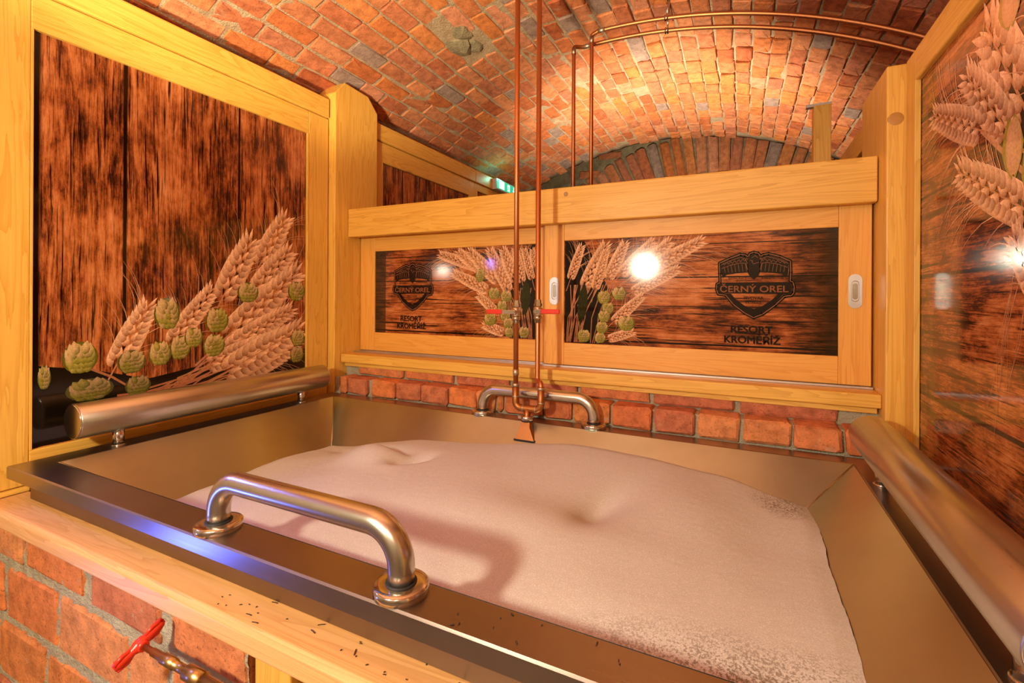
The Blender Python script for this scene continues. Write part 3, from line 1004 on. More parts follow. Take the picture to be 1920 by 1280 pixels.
class Art:
    """flat coloured print; each patch lies a hair above the one before"""

    def __init__(self, mapf, base, stepz=1.0e-6):
        self.m, self.mapf, self.n, self.base, self.st = MB(), mapf, 0, base, stepz

    def poly(self, pts, cols):
        self.n += 1
        off = self.base + self.n * self.st
        self.m.add([self.mapf(p[0], p[1], off) for p in pts], [tuple(range(len(pts)))], False, cols)

    def fan(self, c, pts, cc, cols):
        self.n += 1
        off = self.base + self.n * self.st
        n = len(pts)
        self.m.add([self.mapf(p[0], p[1], off) for p in [c] + pts], [(0, 1 + k, 1 + (k + 1) % n) for k in range(n)], False, [cc] + cols)

    def line(self, pts, w0, w1, c0, c1):
        n = len(pts)
        self.n += 1
        off = self.base + self.n * self.st
        vs2, cl = [], []
        for i, p in enumerate(pts):
            a_ = Vector(pts[max(0, i - 1)])
            b_ = Vector(pts[min(n - 1, i + 1)])
            d = (b_ - a_).normalized()
            w = (w0 + (w1 - w0) * i / (n - 1)) / 2
            c_ = tuple(c0[k] + (c1[k] - c0[k]) * i / (n - 1) for k in range(3))
            vs2 += [self.mapf(p[0] - d.y * w, p[1] + d.x * w, off), self.mapf(p[0] + d.y * w, p[1] - d.x * w, off)]
            cl += [c_, c_]
        self.m.add(vs2, [(2 * i, 2 * i + 1, 2 * i + 3, 2 * i + 2) for i in range(n - 1)], False, cl)

    def grain(self, x, z, ang, L, W, tone):
        """one spikelet: pointed drop along ang"""
        d = Vector((math.cos(ang), math.sin(ang)))
        n = Vector((-d.y, d.x))
        prof = [(0, 0.10), (0.16, 0.42), (0.38, 0.5), (0.62, 0.40), (0.84, 0.18), (1.0, 0.0)]
        pts = [(x + d.x * L * s + n.x * W * w, z + d.y * L * s + n.y * W * w) for s, w in prof]
        pts += [(x + d.x * L * s - n.x * W * w, z + d.y * L * s - n.y * W * w) for s, w in prof[-2::-1]]
        lo = (0.34 * tone, 0.115 * tone, 0.040 * tone)
        mid = (0.70 * tone, 0.34 * tone, 0.155 * tone)
        hi = (0.95 * tone, 0.58 * tone, 0.34 * tone)
        cols = [lo, mid, mid, hi, hi, hi] + [mid, mid, mid, lo, lo]
        self.fan((x + d.x * L * 0.55, z + d.y * L * 0.55), pts, hi, cols[:len(pts)])

    def ear(self, x0, z0, x1, z1, w, rd, awns=True, aw=0.0011):
        a_, b_ = Vector((x0, z0)), Vector((x1, z1))
        ax = b_ - a_
        L = ax.length
        ang = math.atan2(ax.y, ax.x)
        d = ax / L
        n = Vector((-d.y, d.x))
        ac = (0.80, 0.44, 0.24)
        rows_ = max(6, int(L / (w * 0.34)))
        if awns:
            for k in range(int(rows_ * 1.6)):
                s = rd.uniform(0.1, 0.95)
                sd = rd.choice((-1, 1))
                p = a_ + ax * s + n * (sd * w * 0.35)
                al = ang + sd * rd.uniform(0.12, 0.5)
                ln = L * rd.uniform(0.35, 0.75)
                q = [(p.x + math.cos(al + sd * 0.10 * j) * ln * j / 4, p.y + math.sin(al + sd * 0.10 * j) * ln * j / 4) for j in range(5)]
                self.line(q, aw * 1.5, aw * 0.6, ac, (0.60, 0.28, 0.13))
        self.line([tuple(a_ - d * L * 0.35), tuple(a_), tuple(b_)], w * 0.10, w * 0.06, (0.45, 0.18, 0.08), (0.55, 0.25, 0.1))
        for i in range(rows_):
            s = i / rows_
            ww = w * (0.72 + 0.45 * math.sin(math.pi * min(1, s * 1.1 + 0.18))) * (1.0 if s < 0.8 else 1 - (s - 0.8) * 2.2)
            p = a_ + ax * s
            gl = L / rows_ * 2.5
            for sd in (-1, 1):
                tn = rd.uniform(0.85, 1.15)
                q = p + n * (sd * ww * 0.24)
                self.grain(q.x, q.y, ang + sd * 0.50, gl * 1.0, ww * 0.40, tn * 0.90)
            q = p + n * ww * (0.10 if i % 2 else -0.10) + d * L / rows_ * 0.5
            self.grain(q.x, q.y, ang + (0.22 if i % 2 else -0.22), gl * 0.85, ww * 0.32, rd.uniform(0.95, 1.1))

    def hop(self, x, z, rx, rz, rd, dark=1.0):
        tilt = rd.uniform(-0.3, 0.3)
        lf = (0.16, 0.15, 0.015)
        # overlapping scales from the tip row down to the top row
        base = [(x + rx * math.cos(k * math.pi / 8), z + rz * math.sin(k * math.pi / 8)) for k in range(16)]
        self.fan((x, z), base, (0.30 * dark, 0.24 * dark, 0.05 * dark), [(0.10 * dark, 0.10 * dark, 0.012)] * 16)
        for r_, (off, cnt, sc) in enumerate(((-0.62, 3, 0.52), (-0.28, 4, 0.58), (0.08, 4, 0.60), (0.42, 3, 0.58), (0.66, 2, 0.5))):
            for k in range(cnt):
                fx_ = ((k + 0.5) / cnt * 2 - 1) * 0.62 * math.sqrt(max(0.1, 1 - off * off * 0.8)) * 1.15
                cx_, cz_ = x + rx * (fx_ + tilt * 0.1), z + rz * (off * 0.9)
                ang = math.pi / 2 + fx_ * -0.9 + rd.uniform(-0.25, 0.25) + tilt
                lx, lz = rx * sc * 1.05, rz * sc * 1.15
                pr = [(-0.9, 0.0), (-0.6, 0.5), (-0.1, 0.62), (0.4, 0.48), (0.8, 0.22), (1.05, 0.0), (0.8, -0.22), (0.4, -0.48), (-0.1, -0.62), (-0.6, -0.5)]
                ca, sa = math.cos(ang), math.sin(ang)
                pts = [(cx_ + lx * (s * ca - t_ * sa) * 0.8, cz_ + lz * (s * sa + t_ * ca) * 0.8) for s, t_ in pr]
                g = rd.random() * 0.6 + (0.35 if off > 0 else 0.0)
                hi = tuple(dark * v for v in ((0.66, 0.44, 0.20) if g > 0.5 else (0.48, 0.38, 0.09)))
                md = tuple(dark * v for v in ((0.46, 0.32, 0.10) if g > 0.5 else (0.27, 0.25, 0.03)))
                ed = tuple(dark * v for v in (0.13, 0.125, 0.012))
                self.fan((cx_ + lx * 0.1 * ca, cz_ + lz * 0.1 * sa), pts, hi, [ed, md, md, hi, hi, hi, md, md, ed, ed])

    def leaf(self, x, z, ln, w, ang, c):
        d = Vector((math.cos(ang), math.sin(ang)))
        n = Vector((-d.y, d.x))
        pr = [(0, 0), (0.25, 0.35), (0.5, 0.5), (0.8, 0.3), (1, 0), (0.8, -0.3), (0.5, -0.5), (0.25, -0.35)]
        self.poly([(x + d.x * ln * s + n.x * w * t_, z + d.y * ln * s + n.y * w * t_) for s, t_ in pr], [c] * 8)

    def done(self, name, parent):
        return self.m.build(name, PRINT_ART, parent)


rd = random.Random(3)
DK = (0.006, 0.0035, 0.002)
A = Art(lambda s, t_, o_: (-1.797 + o_, s, t_), 0.0004)
# dark ground in the lower right and lower left corners of the picture
A.poly([(0.61, 0.968), (1.533, 0.968), (1.533, 1.16), (1.40, 1.14), (1.20, 1.10), (1.05, 1.14), (0.90, 1.12), (0.75, 1.17), (0.61, 1.20)], [DK] * 9)
for k in range(16):
    x0 = rd.uniform(0.80, 1.0)
    x1 = x0 + rd.uniform(0.25, 0.5)
    A.line([(x0, rd.uniform(0.99, 1.08)), ((x0 + x1) / 2, rd.uniform(1.07, 1.12)), (x1, rd.uniform(1.1, 1.25))], 0.007, 0.004, (0.36, 0.12, 0.05), (0.5, 0.2, 0.09))
for e in EL:
    A.ear(*e, rd)
A.line([(0.70, 1.20), (0.80, 1.14), (0.86, 1.09)], 0.008, 0.006, (0.33, 0.12, 0.05), (0.4, 0.15, 0.06))
A.line([(0.86, 1.09), (0.80, 1.03), (0.74, 1.0)], 0.010, 0.006, (0.33, 0.12, 0.05), (0.2, 0.08, 0.03))
for h in HL:
    A.hop(*h, rd, 0.55 if h[1] < 1.12 else (0.8 if h[1] < 1.2 else 1.0))
o = A.done('wheat_and_hops_print', left_panel)

A = Art(lambda s, t_, o_: (s, 1.834 - o_, t_), 0.0004)
A.poly([(-0.762, 1.224), (-0.90, 1.224), (-0.935, 1.30), (-0.93, 1.42), (-0.86, 1.55), (-0.80, 1.622), (-0.762, 1.622)], [DK] * 7)
for k in range(18):
    x0 = rd.uniform(-0.90, -0.78)
    A.line([(x0, 1.226), (x0 - rd.uniform(0.0, 0.03), 1.32), (x0 - rd.uniform(0.0, 0.08), 1.44)], 0.004, 0.003, (0.30, 0.11, 0.05), (0.5, 0.22, 0.1))
for e in EWL:
    A.ear(*e, rd, True, 0.0008)
A.leaf(-0.83, 1.32, 0.16, 0.05, R(88), (0.020, 0.022, 0.004))
for h in HWL:
    A.hop(*h, rd, 0.95)
A.done('wheat_and_hops_print', sl_pan)

A = Art(lambda s, t_, o_: (s, 1.797 - o_, t_), 0.0004)
A.poly([(-0.639, 1.222), (-0.50, 1.222), (-0.47, 1.30), (-0.46, 1.42), (-0.50, 1.52), (-0.56, 1.62), (-0.639, 1.624)], [DK] * 7)
for k in range(22):
    x0 = rd.uniform(-0.635, -0.50)
    A.line([(x0, 1.224), (x0 + rd.uniform(0.0, 0.03), 1.32), (x0 + rd.uniform(0.0, 0.09), 1.45)], 0.004, 0.003, (0.30, 0.11, 0.05), (0.5, 0.22, 0.1))
for e in EWR:
    A.ear(*e, rd, True, 0.0008)
A.leaf(-0.575, 1.29, 0.17, 0.045, R(84), (0.020, 0.022, 0.004))
for h in HWR:
    A.hop(*h, rd, 0.95)
A.done('wheat_and_hops_print', sr_pan)

A = Art(lambda s, t_, o_: (0.417 - o_, s, t_), 0.0004)
A.poly([(1.13, 1.62), (1.19, 1.70), (1.15, 1.80), (1.05, 1.82), (0.8, 1.85), (0.45, 1.80), (0.5, 1.45), (0.9, 1.35), (1.05, 1.40)], [(0.022, 0.009, 0.004)] * 9)
A.line([(1.233, 1.73), (1.16, 1.675), (1.06, 1.60), (0.95, 1.45)], 0.010, 0.012, (0.6, 0.28, 0.13), (0.4, 0.17, 0.07))
for k in range(16):      # long loose awns under the ears
    y0, z0 = rd.uniform(1.20, 1.40), rd.uniform(1.62, 1.74)
    y1, z1 = y0 + rd.uniform(0.08, 0.20), z0 - rd.uniform(0.10, 0.24)
    A.line([(y0, z0), ((y0 + y1) / 2 + 0.01, (z0 + z1) / 2 + 0.01), (y1, z1)], 0.0022, 0.0008, (0.62, 0.30, 0.15), (0.42, 0.18, 0.08))
for k in range(7):
    y0, z0 = rd.uniform(1.06, 1.14), rd.uniform(1.40, 1.50)
    A.line([(y0, z0), (y0 + rd.uniform(0.0, 0.05), z0 - 0.1), (y0 + rd.uniform(-0.02, 0.10), z0 - rd.uniform(0.2, 0.32))], 0.0022, 0.0008, (0.62, 0.30, 0.15), (0.42, 0.18, 0.08))
for e in ER:
    A.ear(*e, rd, True, 0.0020)
for h in HR[:3]:
    for s in (0.0, 0.35):
        A.leaf(h[0] - h[2] * 0.3 + s * h[2], h[1] - h[3] * 1.05, h[3] * 2.1, h[2] * 1.5, R(88 - 12 * s), (0.30, 0.24, 0.03))
        A.fan((h[0] - h[2] * 0.1 + s * h[2] * 0.8, h[1]), [(h[0] + h[2] * (0.62 * math.cos(k * math.pi / 6) + s * 0.5 - 0.2), h[1] + h[3] * 0.92 * math.sin(k * math.pi / 6)) for k in range(12)],
              (0.70, 0.38, 0.20), [(0.55, 0.30, 0.12)] * 12)
for h in HR[3:]:
    A.hop(*h, rd)
A.done('wheat_and_hops_print', right_panel)

# ------------------------------------------------------------------ LETTERING AND EMBLEM


def text_mesh(body, bold=0.02):
    cu = bpy.data.curves.new('text', 'FONT')
    cu.body = body
    cu.size = 1.0
    cu.offset = bold
    cu.resolution_u = 3
    ob = bpy.data.objects.new('text', cu)
    col.objects.link(ob)
    bpy.context.view_layer.update()
    me = bpy.data.meshes.new_from_object(ob.evaluated_get(bpy.context.evaluated_depsgraph_get()))
    bpy.data.objects.remove(ob)
    vs2 = [v.co.copy() for v in me.vertices]
    fs2 = [tuple(p.vertices) for p in me.polygons]
    bpy.data.meshes.remove(me)
    return vs2, fs2


CAP = 0.70   # cap height of the built-in font at size 1, roughly


def lettering(name, body, cx, z0, width, cap, y, mat, parent, bold=0.02):
    vs2, fs2 = text_mesh(body, 0.0)
    if not vs2:
        return None
    xa, xb = min(v.x for v in vs2), max(v.x for v in vs2)
    s = width / (xb - xa)
    sz = cap / CAP
    m = MB()
    for k_, (ox, oz) in enumerate(((0, 0), (1, 0), (-1, 0), (0, 1), (0, -1))[:5 if bold else 1]):
        m.add([((v.x - (xa + xb) / 2) * s + cx + ox * bold * cap, y - k_ * 4e-6, z0 + v.y * sz + oz * bold * cap * 0.7) for v in vs2], fs2)
    return m.build(name, mat, parent)


WOODLETTER = plain('wood_tone_letter', (0.26, 0.085, 0.03), 0.06)
LOGOLINE = plain('wood_tone_line', (0.30, 0.12, 0.06), 0.06)


def emblem(parent, y, dx):
    def Pm(X, Y):
        return ((X - 545) * 0.000251 + 0.0325 + dx, 1.5805 - Y * 0.000288)

    def shape(nm, polys, mat, layer):
        m = MB()
        for pl in polys:
            m.add([(Pm(*p)[0], y - 0.0016 - layer * 0.00008, Pm(*p)[1]) for p in pl], [tuple(range(len(pl)))])
        return m.build(nm, mat, parent)

    def strip(pts, w, closed=False):
        out = []
        n = len(pts)
        rng = range(n if closed else n - 1)
        for i in rng:
            a_, b_ = Vector(pts[i]), Vector(pts[(i + 1) % n])
            d = (b_ - a_).normalized() * (w * 0.2)
            nn = Vector((-(b_ - a_).y, (b_ - a_).x)).normalized() * w / 2
            out.append([tuple(a_ - d + nn), tuple(b_ + d + nn), tuple(b_ + d - nn), tuple(a_ - d - nn)])
        return out
    outline = [(120, 205), (250, 150), (385, 105), (440, 115), (475, 135), (500, 100), (545, 85), (595, 100), (625, 135), (660, 118), (720, 108), (850, 145), (970, 200),
               (975, 330), (970, 425), (1000, 440), (1015, 490), (1010, 560), (985, 590), (905, 600), (800, 700), (650, 810), (545, 850), (440, 800), (300, 700), (205, 590),
               (110, 575), (85, 520), (90, 460), (130, 435), (125, 330)]
    shape('emblem_halo', strip(outline, 40, True), INK, 0)
    wingL = [(140, 215), (260, 165), (385, 125), (445, 140), (475, 190), (480, 320), (330, 330), (215, 345), (165, 385), (145, 330)]
    wingR = [(1090 - p[0], p[1]) for p in wingL]
    head = [(475, 330), (468, 180), (490, 125), (545, 98), (600, 125), (625, 180), (615, 330), (595, 370), (545, 405), (500, 370)]
    band = [(125, 445), (160, 438), (935, 438), (970, 445), (992, 490), (985, 550), (960, 575), (130, 565), (108, 520), (110, 470)]
    vee = [(215, 570), (265, 570), (330, 640), (440, 715), (545, 750), (650, 715), (765, 640), (830, 572), (890, 572), (790, 690), (650, 790), (545, 832), (440, 790), (305, 690)]
    # the V is concave: split into two halves
    veeL = [(215, 570), (265, 570), (330, 640), (440, 715), (545, 750), (545, 832), (440, 790), (305, 690)]
    veeR = [(890, 572), (830, 572), (765, 640), (650, 715), (545, 750), (545, 832), (650, 790), (790, 690)]
    e = shape('emblem', [wingL, wingR, head, band, veeL, veeR], INK, 1)
    tag(e, 'black shield emblem with an eagle spreading its wings')
    lines = strip(outline, 9, True)
    for sgn in (0, 1):
        f = (lambda p: (1090 - p[0], p[1])) if sgn else (lambda p: p)
        for arc in ([(145, 225), (265, 175), (385, 140), (440, 160), (468, 215)], [(150, 270), (265, 230), (385, 208), (450, 215), (470, 290)]):
            lines += strip([f(p) for p in arc], 5)
        for k in range(7):
            xa = 180 + k * 44
            lines += strip([f((xa, 245 - k * 5)), f((xa + 14, 320 - k * 2))], 4)
        for k in range(6):
            xa = 165 + k * 50
            lines += strip([f((xa, 205 - k * 9)), f((xa + 20, 228 - k * 8)), f((xa + 44, 200 - k * 9))], 4)
    lines += strip([(500, 180), (530, 185), (525, 205), (545, 225), (575, 210), (605, 205)], 5)
    lines += strip([(520, 150), (560, 125), (590, 150)], 4)
    shape('emblem_lines', lines, LOGOLINE, 2)
    yy = y - 0.0016 - 3 * 0.00008
    k = 0.000251
    zf = lambda Y: 1.5805 - Y * 0.000288
    cx = lambda X: (X - 545) * k + 0.0325 + dx
    lettering('lettering', 'ČERNÝ OREL', cx(540), zf(552), 815 * k, 0.0215, yy, WOODLETTER, parent, 0.03)
    lettering('lettering', 'RESTAURACE', cx(348), zf(402), 220 * k, 0.0080, yy, INK, parent, 0.0)
    lettering('lettering', 'A MINIPIVOVAR', cx(765), zf(402), 260 * k, 0.0080, yy, INK, parent, 0.0)
    lettering('lettering', 'PIVOVAR', cx(545), zf(640), 235 * k, 0.0110, yy, INK, parent, 0.01)
    lettering('lettering', 'KROMĚŘÍŽ', cx(545), zf(690), 190 * k, 0.0080, yy, INK, parent, 0.0)
    lettering('lettering', 'RESORT', cx(520), zf(1032), 495 * k, 0.0240, yy, INK, parent, 0.05)
    lettering('lettering', 'KROMĚŘÍŽ', cx(525), zf(1155), 670 * k, 0.0240, yy, INK, parent, 0.05)


emblem(sr_pan, 1.797, 0.0)
emblem(sl_pan, 1.834, -1.454)

# ------------------------------------------------------------------ TUB
ZR = 0.95
IX0, IX1, IY0, IY1 = -1.654, 0.273, 0.617, 1.571
OX0, OX1, OY0, OY1 = -1.735, 0.352, 0.541, 1.640
SL = 1.283
tub = thing('bathtub', (-0.69, 1.1, 0.0), 'large rectangular brushed steel bathtub with sloping sides', 'bathtub')


def rim_part():
    m = MB()
    def bx(a, b, c, d):
        return m.box(a, b, c, d, ZR - 0.030, ZR)
    bm = bmesh.new()
    off = root_loc(tub)
    prof = []
    O = [(OX0, OY0), (OX1, OY0), (OX1, OY1), (OX0, OY1)]
    I = [(IX0, IY0), (IX1, IY0), (IX1, IY1), (IX0, IY1)]
    rings = []
    for pts, z, ins in ((O, ZR - 0.032, 0), (O, ZR - 0.003, 0), (O, ZR, 0.003), (I, ZR, -0.004), (I, ZR - 0.0012, -0.001)):
        cx_, cy_ = (OX0 + OX1) / 2, (OY0 + OY1) / 2
        rings.append([bm.verts.new(Vector((p[0] + (ins if p[0] < cx_ else -ins), p[1] + (ins if p[1] < cy_ else -ins), z)) - off) for p in pts])
    for a_, b_ in zip(rings[:-1], rings[1:]):
        for k in range(4):
            bm.faces.new((a_[k], a_[(k + 1) % 4], b_[(k + 1) % 4], b_[k]))
    bmesh.ops.recalc_face_normals(bm, faces=bm.faces)
    me = bpy.data.meshes.new('rim')
    bm.to_mesh(me)
    bm.free()
    return link_mesh('rim', me, tub, [steel('rim_steel', (0.42, 0.37, 0.32), 0.30, 'x')])


rim_part()


def ins(d, z):
    return [(IX0 + d, IY0 + d, z), (IX1 - d, IY0 + d, z), (IX1 - d, IY1 - d, z), (IX0 + d, IY1 - d, z)]


I0, I1, I2 = ins(0, ZR - 0.001), ins(0.205, ZR - 0.16), ins(0.225, 0.42)
for k, nm in enumerate(('front', 'right', 'back', 'left')):
    k2 = (k + 1) % 4
    # slightly bulged sheet
    m = MB()
    nu, nv = 12, 4
    vs2, fs2 = [], []
    for j in range(nv + 1):
        for i in range(nu + 1):
            s, t_ = i / nu, j / nv
            p = Vector(I0[k]).lerp(Vector(I0[k2]), s).lerp(Vector(I1[k]).lerp(Vector(I1[k2]), s), t_)
            p.z -= 0.006 * math.sin(math.pi * t_) * math.sin(math.pi * s)
            vs2.append(p)
    for j in range(nv):
        for i in range(nu):
            a_ = j * (nu + 1) + i
            fs2.append((a_, a_ + 1, a_ + nu + 2, a_ + nu + 1))
    m.add(vs2, fs2, True)
    b_ = len(m.v)
    m.add([I1[k], I1[k2], I2[k2], I2[k]], [(0, 1, 2, 3)])
    m.build('side_wall', STEEL_TUB_X if k % 2 == 0 else STEEL_TUB_Y, tub)
    MB().tube([I0[k], I1[k]], 0.0022, 8).build('weld_seam', CHROME, tub)
MB().add(I2, [(0, 1, 2, 3)]).build('bottom', STEEL_TUB_X, tub)
wbox('apron', OX0 + 0.03, OX1 - 0.01, 0.577, 0.590, 0.857, 0.919, steel('apron_steel', (0.30, 0.23, 0.17), 0.4, 'x'), tub, 0.001)

# foam


def sstep(a_, b_, x):
    t_ = max(0, min(1, (x - a_) / (b_ - a_)))
    return t_ * t_ * (3 - 2 * t_)


def g2(x, y, cx, cy, sx, sy, rot=0.0):
    c, s = math.cos(rot), math.sin(rot)
    dx, dy = x - cx, y - cy
    u, v = c * dx + s * dy, -s * dx + c * dy
    return math.exp(-(u / sx) ** 2 - (v / sy) ** 2)


from mathutils import noise as mnoise


def foam_h(x, y):
    h = 0.866
    h += 0.048 * g2(x, y, -0.42, 1.48, 0.42, 0.22)
    h += 0.020 * g2(x, y, -0.75, 1.10, 0.35, 0.25)
    h -= 0.050 * sstep(-1.0, -1.5, x)
    h -= 0.018 * sstep(-0.1, 0.2, x) * sstep(1.2, 1.5, y)
    h -= 0.055 * g2(x, y, -1.17, 1.30, 0.15, 0.035, R(-12))
    h -= 0.042 * g2(x, y, -0.945, 1.215, 0.028, 0.06, R(-35))
    h += 0.034 * g2(x, y, -1.08, 1.20, 0.13, 0.07, R(-20))
    h += 0.026 * g2(x, y, -0.16, 1.22, 0.14, 0.14)
    h -= 0.034 * g2(x, y, -0.32, 1.17, 0.045, 0.10, R(-15))
    h += 0.022 * g2(x, y, -0.45, 1.02, 0.25, 0.10)
    h -= 0.020 * g2(x, y, -0.10, 0.72, 0.40, 0.10)
    h += 0.010 * mnoise.noise((x * 3.1, y * 3.7, 0.3)) + 0.002 * mnoise.noise((x * 9, y * 9, 5.0))
    return h


m = MB()
NX, NY = 220, 120
vs2, fs2 = [], []
d0 = (ZR - 0.86) * SL
for j in range(NY + 1):
    for i in range(NX + 1):
        s, t_ = i / NX, j / NY
        x, y = IX0 + d0 + (IX1 - IX0 - 2 * d0) * s, IY0 + d0 + (IY1 - IY0 - 2 * d0) * t_
        z = foam_h(x, y)
        z = min(z, ZR - 0.006)
        edge = min(s * NX, (1 - s) * NX, t_ * NY, (1 - t_) * NY)
        if edge < 5:
            z -= 0.0012 * (5 - edge)
        d = (ZR - z) * SL - 0.004 + 0.003 * abs(mnoise.noise((x * 30, y * 30, 2.0)))
        x, y = IX0 + d + (IX1 - IX0 - 2 * d) * s, IY0 + d + (IY1 - IY0 - 2 * d) * t_
        jit = 0.0008
        vs2.append((x, y, z + 0.0006 * mnoise.noise((x * 90, y * 90, 1.0))))
for j in range(NY):
    for i in range(NX):
        a_ = j * (NX + 1) + i
        fs2.append((a_, a_ + 1, a_ + NX + 2, a_ + NX + 1))
m.add(vs2, fs2, True)
foam = m.build('bath_foam', FOAM)
tag(foam, 'thick creamy bath foam filling the steel tub', 'foam', None, 'stuff')

# headrest rollers


def roller(loc, label, x):
    t_ = thing('headrest_roller', loc, label, 'headrest', 'steel headrest rollers')
    y0, y1, zc, r = 0.657, 1.540, 1.044, 0.050
    m_ = MB()
    m_.lathe((x, y0 + 0.003, zc), (0, 1, 0), [(0, r - 0.002), (0.002, r), (y1 - y0 - 0.008, r), (y1 - y0 - 0.006, r - 0.002)], 48)
    m_.build('cylinder', STEEL_Y, t_)
    for yc, sg in ((y0 + 0.003, -1), (y1 - 0.003, 1)):
        c_ = MB().lathe((x, yc, zc), (0, sg, 0), [(0, r - 0.0015), (0.0015, r - 0.0012), (0.003, r - 0.003)], 48).build('end_cap', CHROME, t_)
        tag(c_, 'turned steel end cap')
    for ys2 in (0.768, 1.425):
        s_ = MB().lathe((x, ys2, ZR + 0.004), (0, 0, 1), [(0, 0.0145), (0.05, 0.0145)], 24).build('stand', CHROME, t_)
        MB().lathe((x, ys2, ZR), (0, 0, 1), [(0, 0.0185), (0.003, 0.0185), (0.0042, 0.016)], 24).build('stand_foot', CHROME, s_)
    return t_


roller((-1.688, 1.1, ZR), 'brushed steel headrest roller on the left tub rim beside the wheat partition', -1.688)
roller((0.305, 1.1, ZR), 'brushed steel headrest roller on the right tub rim beside the glossy partition', 0.305)

# grab handles


def grab(loc, label, x0, x1, y, ztop):
    t_ = thing('grab_handle', loc, label, 'grab handle', 'steel grab handles on the tub rim')
    pts = path_fillet([(x0, y, ZR + 0.006), (x0, y, ztop), (x1, y, ztop), (x1, y, ZR + 0.006)], 0.060, 10)
    MB().tube(pts, 0.0207, 28).build('bar', STEEL_N, t_)
    for xx in (x0, x1):
        f_ = MB().lathe((xx, y, ZR), (0, 0, 1), [(0, 0.0425), (0.011, 0.0425), (0.0135, 0.040), (0.0145, 0.032), (0.0145, 0.025)], 40).build('flange', CHROME, t_)
        MB().lathe((xx, y, ZR + 0.0144), (0, 0, 1), [(0, 0.0242), (0.0018, 0.0238), (0.0022, 0.0215)], 28).build('gasket', RUBBER, f_)
    return t_


grab((-0.69, 0.58, ZR), 'bent steel grab handle on the front rim nearest the viewer', -0.912, -0.468, 0.580, 1.046)
grab((-0.69, 1.607, ZR), 'bent steel grab handle on the back rim behind the copper tap', -0.905, -0.464, 1.607, 1.046)

# ------------------------------------------------------------------ COPPER TAP
tap = thing('copper_tap', (-0.69, 1.55, 0.90), 'copper bath tap with two tall pipes, red levers and flat fan spout', 'tap')
LX, RX, TY = -0.737, -0.652, 1.55
zv = lambda x, y: vpt(math.asin((x - VX) / VR), y, VR - 0.012).z
MB().tube([(LX, TY, 1.03), (LX, TY, zv(LX, TY))], 0.0092, 20).build('pipe', COPPER, tap)
RYP = 1.585
RXP = RX * RYP / TY
MB().tube(path_fillet([(RXP, RYP, zv(RXP, RYP)), (RXP, RYP, 1.098), (-0.638, TY, 1.098), (-0.638, TY, 1.04)], 0.016, 6), 0.0092, 20).build('pipe', COPPER, tap)
ZB = 1.003
m = MB().tube(path_fillet([(LX, TY, 1.083), (LX, TY, ZB), (-0.638, TY, ZB), (-0.638, TY, 1.085)], 0.022, 8), 0.0128, 24)
m.build('u_bend', COPPER_OLD, tap)
MB().tube([(-0.690, TY, ZB), (-0.690, TY - 0.006, 0.955)], 0.0122, 20).build('tee_stub', COPPER_OLD, tap)
for (x, z0, z1, r) in ((LX, 1.118, 1.140, 0.0112), (LX, 1.078, 1.090, 0.0136), (-0.638, 1.074, 1.083, 0.0136), (LX, 1.040, 1.046, 0.0134), (-0.638, 1.026, 1.030, 0.0134)):
    MB().lathe((x, TY, z0), (0, 0, 1), [(0, r), (z1 - z0, r)], 20).build('solder_joint', SOLDER, tap)
for x in (-0.708, -0.660):
    MB().lathe((x, TY, ZB), (1, 0, 0), [(0, 0.0136), (0.004, 0.0136)], 20).build('solder_joint', SOLDER, tap)
cl = MB().lathe((-0.690, TY - 0.003, 0.964), (0, 0, 1), [(0, 0.0225), (0.0145, 0.0225), (0.0147, 0.019)], 28).build('hose_clamp', CHROME, tap)
wbox('clamp_screw', -0.722, -0.710, TY - 0.013, TY + 0.004, 0.966, 0.977, CHROME, cl, 0.001)
MB().lathe((-0.690, TY - 0.003, 0.9585), (0, 0, 1), [(0, 0.0205), (0.0055, 0.0215)], 24).build('rubber_sleeve', RUBBER, tap)
# flat fan spout
sp0, sp1 = (-0.690, TY - 0.004, 0.959), (-0.684, TY - 0.034, 0.902)
ux, nv_ = Vector((1, 0, 0)), Vector((0, -0.85, -0.5)).normalized()
vs2 = []
for (c, w, th) in ((sp0, 0.0165, 0.0150), ((-0.689, TY - 0.012, 0.944), 0.0175, 0.0135), (sp1, 0.0365, 0.0075)):
    c = Vector(c)
    for sx, sy in ((-1, -1), (1, -1), (1, 1), (-1, 1)):
        vs2.append(c + Vector((sx * w, sy * th, 0)))
fs2 = [(0, 1, 2, 3), (11, 10, 9, 8)]
for r_ in range(2):
    for k in range(4):
        k2 = (k + 1) % 4
        fs2.append((r_ * 4 + k, r_ * 4 + k2, r_ * 4 + 4 + k2, r_ * 4 + 4 + k))
spout = MB().add(vs2, fs2).build('fan_spout', COPPER_OLD, tap)
wbox('spout_lip', -0.724, -0.644, TY - 0.0435, TY - 0.0245, 0.8965, 0.9025, plain('dark_lip', (0.06, 0.06, 0.065), 0.3, 0.8), spout, 0.001)
